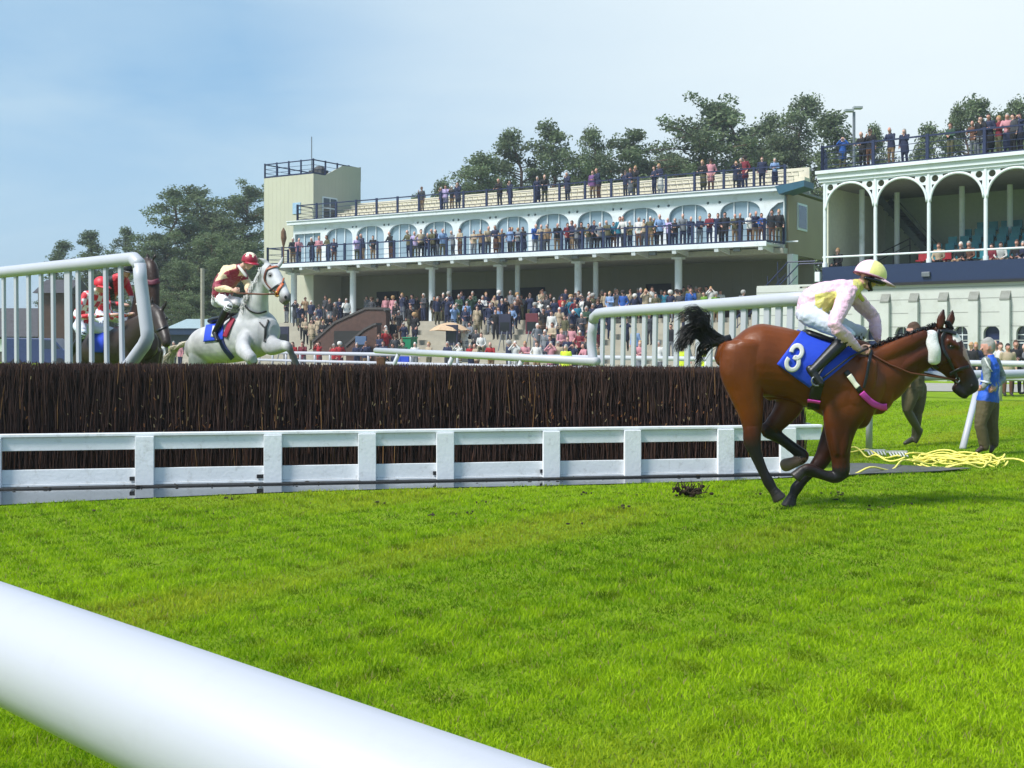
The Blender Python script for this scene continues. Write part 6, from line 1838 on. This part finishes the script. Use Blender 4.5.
def seat_rider(D, Yd, q, label, top_paint, voxel=.016, helm=None, legs=breech, name='silk'):
    """q: hip, chest, head, left hand in frame pixels"""
    hip, cst, hd, hand = q
    j = dict(pel=D(*hip, Yd), mid=D((hip[0] + cst[0]) / 2 - 2, (hip[1] + cst[1]) / 2 - 2, Yd - .1), chest=D(*cst, Yd - .25), neck=D(cst[0] + (hd[0] - cst[0]) * .55, cst[1] + (hd[1] - cst[1]) * .6, Yd - .36), head=D(*hd, Yd - .48),
      shL=D(cst[0], cst[1] - 1, Yd - .25, -.17), elL=D(cst[0] - 1, cst[1] + 20, Yd - .35, -.33), wrL=D(hand[0] - 7, hand[1] - 1, Yd - .5, -.2), shR=D(cst[0] + 1, cst[1] - 1, Yd - .25, .17), elR=D(cst[0] + 3, cst[1] + 20, Yd - .35, .3), wrR=D(hand[0] - 6, hand[1] - 2, Yd - .5, .12),
      hpL=D(hip[0], hip[1] + 3, Yd, -.1), knL=D(hip[0] + 17, hip[1] + 10, Yd - .3, -.34), anL=D(hip[0] + 3, hip[1] + 36, Yd - .1, -.38), toL=D(hip[0] + 8, hip[1] + 42, Yd - .25, -.42),
      hpR=D(hip[0], hip[1] + 3, Yd, .1), knR=D(hip[0] + 17, hip[1] + 10, Yd - .3, .34), anR=D(hip[0] + 3, hip[1] + 36, Yd - .1, .38), toR=D(hip[0] + 8, hip[1] + 42, Yd - .25, .42))
    m = bpy.data.materials.new(name); m.use_nodes = True; silk_mat(m, None, None)
    b = D(*hip, Yd)
    r, o, _ = person_obj(j, 1.0, LD, Vector((.75, -.6, -.2)), ('nohair', 'boot'), [m, legs, skin_a, skin_a, leather_k, m], voxel, label, b)
    paint(o.data, b, top_paint)
    c = j['head']; hf = Vector((.78, -.58, -.15)).normalized(); hl = (LD - hf * LD.dot(hf)).normalized(); hu = hl.cross(hf); hu = hu if hu.z > 0 else -hu
    helmet(c, 1.15, hu, hf, hl, helm, r)
    return r
REDC = lin((206, 24, 44)); WHT = lin((232, 226, 226)); BLK = lin((28, 24, 30))
def checks(px, py, co, lab): return REDC if (int(math.floor(co.z * 9 + co.x * 2.0)) + int(math.floor((co.x + co.y) * 8))) % 2 else WHT
def redband(px, py, co, lab): return BLK if 108.5 < px - (py - 285) * .12 < 113.5 and py > 272 else (WHT if px > 124 and py > 296 else REDC)
seat_rider(D3, 21.15, ((84, 323), (94, 297), (101, 286), (130, 316)), 'jockey in red and white checked silks behind the left wing', checks, helm=[mat('helmet_red', (206, 30, 48), .5), mat('helmet_red', (206, 30, 48), .5)], name='checked_silk')
seat_rider(D4, 22.5, ((103, 312), (117, 282), (126.5, 271), (140, 306)), 'jockey in a plain red jacket and black helmet behind the left wing', redband, helm=[leather_k, leather_k], name='red_silk')

# ------------------------------------------------------------------ men walking on the course
tweed = mat('olive_tweed', (84, 76, 50), .9, var=.15, scale=12, bump=.2, bscale=60)
blue_vest = mat('blue_vest', (30, 84, 186), .7, var=.10, scale=6, bump=.3, bscale=14)
Yw = 17.7
def W(px, py, dy=0.0): return P(px, py, Yw + dy)
j = dict(pel=W(988, 397), mid=W(989.5, 386), chest=W(991, 371.5), neck=W(990, 359), head=W(987.5, 350),
         shL=W(986, 364.5, -.17), elL=W(987, 383, -.26), wrL=W(982, 391, -.30), hdL=W(978, 391, -.34),
         shR=W(996, 364.5, .16), elR=W(1003, 381, .14), wrR=W(993, 391.5, -.20), hdR=W(987, 393, -.26),
         hpL=W(986.5, 401, -.08), knL=W(980.5, 426, -.12), anL=W(984.5, 449, -.1), toL=W(977, 454, -.14), hpR=W(990, 401, .08), knR=W(992, 427, .06), anR=W(994, 446, .1), toR=W(991, 453.5, .05), paL=Vector((0, 0, -1)), paR=Vector((0, 0, -1)))
m1, m1b, m1v = person_obj(j, .98, Vector((.35, .93, 0)), Vector((-.97, -.22, -.05)), ('fingers', 'jacket', 'stout', 'wide'), [blue_vest, tweed, skin_b, mat('hair_grey', HAIR['grey'], .8), mat('shoe_brown', (56, 40, 30), .5), mat('grey_check_shirt', (122, 130, 128), .85, var=.2, scale=30)], .010, 'grey haired man in a blue vest and olive trousers walking left', W(988, 455), group='men on the course')
vest = strap('vest_piping', [(985, 361), (988, 368), (992, 374)], 1.4, cloth_white, m1, .012, False, .004, m1v)
strap('belt_tape', [(980, 382.5), (985, 384.5), (991, 385.5)], 1.8, mat('grey_tape', (190, 196, 206), .6), m1, .014, False, .004, m1v)
Yw = 19.2
j = dict(pel=W(914, 386), mid=W(915, 375), chest=W(915, 358), neck=W(914, 344), head=W(913, 334),
         shL=W(909, 350, -.18), elL=W(905, 368, -.24), wrL=W(908, 382, -.30), shR=W(920, 350, .17), elR=W(926, 367, .2), wrR=W(921, 382, .05),
         hpL=W(911.5, 390, -.08), knL=W(907, 412, -.16), anL=W(917.5, 434, .0), toL=W(926, 436.5, .06), hpR=W(918, 390, .08), knR=W(918, 415, .05), anR=W(914.5, 440, .1), toR=W(905, 445, .06))
j['anL'], j['toL'] = W(919.5, 434, .0), W(916, 443.5, .04)
m2, m2b, _ = person_obj(j, 1.08, Vector((.35, .93, 0)), Vector((-.97, -.22, -.05)), ('jacket', 'boot', 'wide'), [tweed, tweed, skin_b, mat('hair_brown', HAIR['brown'], .8), mat('rubber_boot', (72, 68, 50), .5), tweed], .014, 'man in olive tweed and boots walking, mostly hidden behind the bay horse', W(914, 446), group='men on the course')

m1.location.z += .035; m2.location.z += .03
# ------------------------------------------------------------------ yellow rope on the grass
hose_m = mat('yellow_rope', (238, 226, 110), .6, var=.10, scale=20, bump=.4, bscale=80)
rng = random.Random(21)
def rope(pts, r=.019, lift=.05):
    q = [G(*p) for p in pts]; c = []
    for i in range(len(q) - 1):
        p0 = q[max(i - 1, 0)]; p1 = q[i]; p2 = q[i + 1]; p3 = q[min(i + 2, len(q) - 1)]
        for k in range(5):
            t = k / 5; c.append(0.5 * ((2 * p1) + (p2 - p0) * t + (2 * p0 - 5 * p1 + 4 * p2 - p3) * t * t + (3 * p1 - p0 - 3 * p2 + p3) * t ** 3))
    c.append(q[-1])
    return [p + Vector((0, 0, lift + .035 * math.sin(i * .7 + pts[0][0]))) for i, p in enumerate(c)]
f = MB()
f.tube(rope([(1030, 467), (1000, 464), (965, 466), (930, 463), (905, 466), (892, 471), (870, 474), (850, 476), (836, 477)]), .013, 6)
f.tube(rope([(838, 446), (850, 450), (862, 456), (872, 460), (885, 462), (905, 463)]), .013, 6)
f.tube(rope([(846, 453), (866, 455), (884, 459), (900, 462)]), .013, 6)
for k in range(11):
    a = rng.uniform(902, 925); b_ = rng.uniform(970, 1012); y = rng.uniform(459.5, 466.5); h = rng.uniform(1.2, 3.2)
    pts = [(a, y), ((a + b_) / 2 - 18, y - h), ((a + b_) / 2 + 10, y - h * .5 + rng.uniform(-1, 1)), (b_ - 6, y + rng.uniform(-1.5, .5)), (b_, y + 1), (b_ - 12, y + 2.6), ((a + b_) / 2, y + 2 + rng.uniform(-1, 1.4)), (a + 8, y + 2)]
    f.tube(rope(pts, lift=.02 + .010 * (k % 6)), .013, 6)
o = f.build('rope', hose_m, None, smooth=True); rebase(o, G(940, 464)); tag(o, 'loose pile of yellow rope lying on the grass before the blue vest man', 'rope')
for px, py in ((878, 457), (900, 458.5)):
    f = MB(); b0 = G(px, py)
    for k in range(6): f.tube([Vector((-.12 + k * .045, -.02, .03)), Vector((-.10 + k * .045, .16, .07))], .012, 6)
    f.bar((-.14, .18, .08), (.16, .18, .08), .03, .03); o = f.build('peg_rack', mat('pale_metal', (190, 190, 186), .5)); o.location = b0
    tag(o, 'small %s metal grid lying by the yellow rope end' % ('left hand pale' if px < 890 else 'right hand pale'), 'grid')
# turf clod kicked up by the hooves
f = MB()
for i in range(26):
    f.ell((rng.gauss(0, .09), rng.gauss(0, .07), abs(rng.gauss(.05, .05))), rng.uniform(.015, .035), rng.uniform(.015, .03), rng.uniform(.012, .03), 8, 5)
for i in range(40):
    p = Vector((rng.gauss(0, .09), rng.gauss(0, .06), .05)); f.tube([p, p + Vector((rng.gauss(0, .06), rng.gauss(0, .04), rng.uniform(.02, .12)))], .005, 4)
o = f.build('turf_clod', mat('dark_soil', (48, 34, 22), .95, var=.35, scale=20)); o.location = G(690, 497)
tag(o, 'clod of dark earth and roots torn from the grass behind the bay horse', 'turf clod')
# hoof scrapes and bits of birch on the turf
f = MB(); drg = random.Random(9)
for i in range(20):
    px = drg.uniform(30, 1000); py = drg.uniform(505, 640) if i > 18 else drg.uniform(494, 520)
    c = G(px, py)
    if c.y > edge_y(c.x) - .1: continue
    for k in range(drg.randint(2, 6)):
        q = c + Vector((drg.gauss(0, .05), drg.gauss(0, .05), drg.uniform(.012, .028)))
        f.ell(q, drg.uniform(.008, .022), drg.uniform(.008, .02), drg.uniform(.006, .014), 6, 4)
for i in range(70):
    u = drg.uniform(U0, FEN.u(840)); p = FEN.p3(u, drg.uniform(-.22, -.02), .03)
    f.ell(p, drg.uniform(.006, .03), drg.uniform(.005, .015), drg.uniform(.003, .009), 6, 4)
tag(f.build('debris', mat('dark_debris', (50, 42, 26), .9, var=.4, scale=9)), 'specks of earth and birch litter on the turf and at the water edge', 'litter', kind='stuff')
# furniture among the crowd
def wz(px, w_): u = ST.u(px, w_); q = ST.xy(u, w_); return Vector((q.x, q.y, terrace_z(w_)))
um = empty('umbrella', wz(450, -9.8), face1); tag(um, 'open tan umbrella held up over the lower terrace steps', 'umbrella')
f = MB(); V = [(0, 0, 2.15)]; 
for i in range(1, 5):
    for k in range(8):
        a = 2 * math.pi * k / 8; r = 1.15 * i / 4; V.append((r * math.cos(a), r * math.sin(a), 2.15 - .42 * (i / 4) ** 2 - (.05 if k % 2 else 0) * (i / 4)))
Fc = [(0, 1 + k, 1 + (k + 1) % 8) for k in range(8)] + [(1 + (i - 1) * 8 + k, 1 + i * 8 + k, 1 + i * 8 + (k + 1) % 8, 1 + (i - 1) * 8 + (k + 1) % 8) for i in range(1, 4) for k in range(8)]
f.add(V, Fc); c = f.build('canopy', mat('tan_canopy', (190, 160, 128), .8), um); s_ = c.modifiers.new('s', 'SOLIDIFY'); s_.thickness = .015
f = MB(); f.tube([(0, 0, 0), (0, 0, 2.28)], .025, 8); f.build('pole', steel, um)
stands = [(532, -8.6, 'maroon', (92, 34, 44), 'tall maroon bookmaker board on the middle of the terrace steps'), (505, -8.2, 'navy', (34, 36, 58), 'striped navy bookmaker board beside the man in blue'), (452, -10.4, 'navy', (36, 50, 92), 'navy bookmaker board under the tan umbrella'),
          (361, -11.6, 'slate', (74, 96, 128), 'slate blue bookmaker board by the brick stair walls'), (284, -10.5, 'navy', (36, 48, 84), 'navy bookmaker board at the foot of the tower')]
for px, w_, cn, rgb, lab in stands:
    p = wz(px, w_); r = empty('bookmaker_board', p, face1); tag(r, lab, 'board', 'bookmaker boards')
    f = MB(); f.box(-.38, .38, -.04, .04, .9, 2.0); f.build('board', mat('board_' + cn, rgb, .6), r, bevel=.01)
    f = MB(); f.box(-.30, .30, -.055, -.043, 1.05, 1.55); f.build('price_panel', mat('price_panel', (22, 24, 30), .3), r)
    f = MB()
    for x in (-.25, .25): f.tube([(x, -.3, 0), (x * .6, 0, 1.2)], .03, 6); f.tube([(x, .3, 0), (x * .6, 0, 1.2)], .03, 6)
    f.build('stand', steel, r)
for px, w_, rgb, nm, lab in ((399.5, -12.4, (34, 66, 176), 'bin_blue', 'blue wheeled bin below the stair walls, left of the pair'), (408, -12.4, (34, 66, 176), 'bin_blue', 'blue wheeled bin below the stair walls, right of the pair'), (410, -9.6, (30, 120, 84), 'bin_green', 'green wheeled bin above the pair of blue bins')):
    p = wz(px, w_); r = empty('wheeled_bin', p, face1); tag(r, lab, 'bin', 'wheeled bins')
    f = MB(); f.prism([(-.24, .08), (.24, .08), (.29, .98), (-.29, .98)], -.3, .3); f.build('body', mat(nm, rgb, .45), r, bevel=.02)
    f = MB(); f.box(-.31, .31, -.34, .34, .985, 1.06); f.build('lid', mat(nm, rgb, .45), r, bevel=.02)
    for x in (-.2, .2): f = MB(); f.tube([(x - .04, .3, .1), (x + .04, .3, .1)], .1, 12); f.build('wheel', black, r)
f = MB(); f.tube([(0, 0, 0), (0, 0, .3), (.02, 0, .9), (0, 0, 1.35), (0, 0, 1.6)], [.04, .05, .20, .16, .03], 10); f.tube([(0, 0, -.9), (0, 0, .1)], .04, 8)
o = f.build('furled_parasol', mat('brown_canvas', (104, 74, 50), .85, var=.2, scale=9)); q = ST.xy(ST.u(283.5, -BW), -BW); o.location = (q.x, q.y, Zb + .9)
tag(o, 'furled brown parasol at the left end of the balcony above the grey horse ears', 'parasol')

# ------------------------------------------------------------------ one label for each spectator
seen = {}
for c in CROWD: seen.setdefault((c['top'], c['zone']), []).append(c)
for (top, zone), cs in seen.items():
    cs.sort(key=lambda c: c['x'])
    for i, c in enumerate(cs):
        if len(cs) == 1: c['o']['label'] = 'person in %s %s' % (top, zone)
        else: c['o']['label'] = 'person in %s %s, %s such from left' % (top, zone, ORD[min(i, 19)])

build_haze()
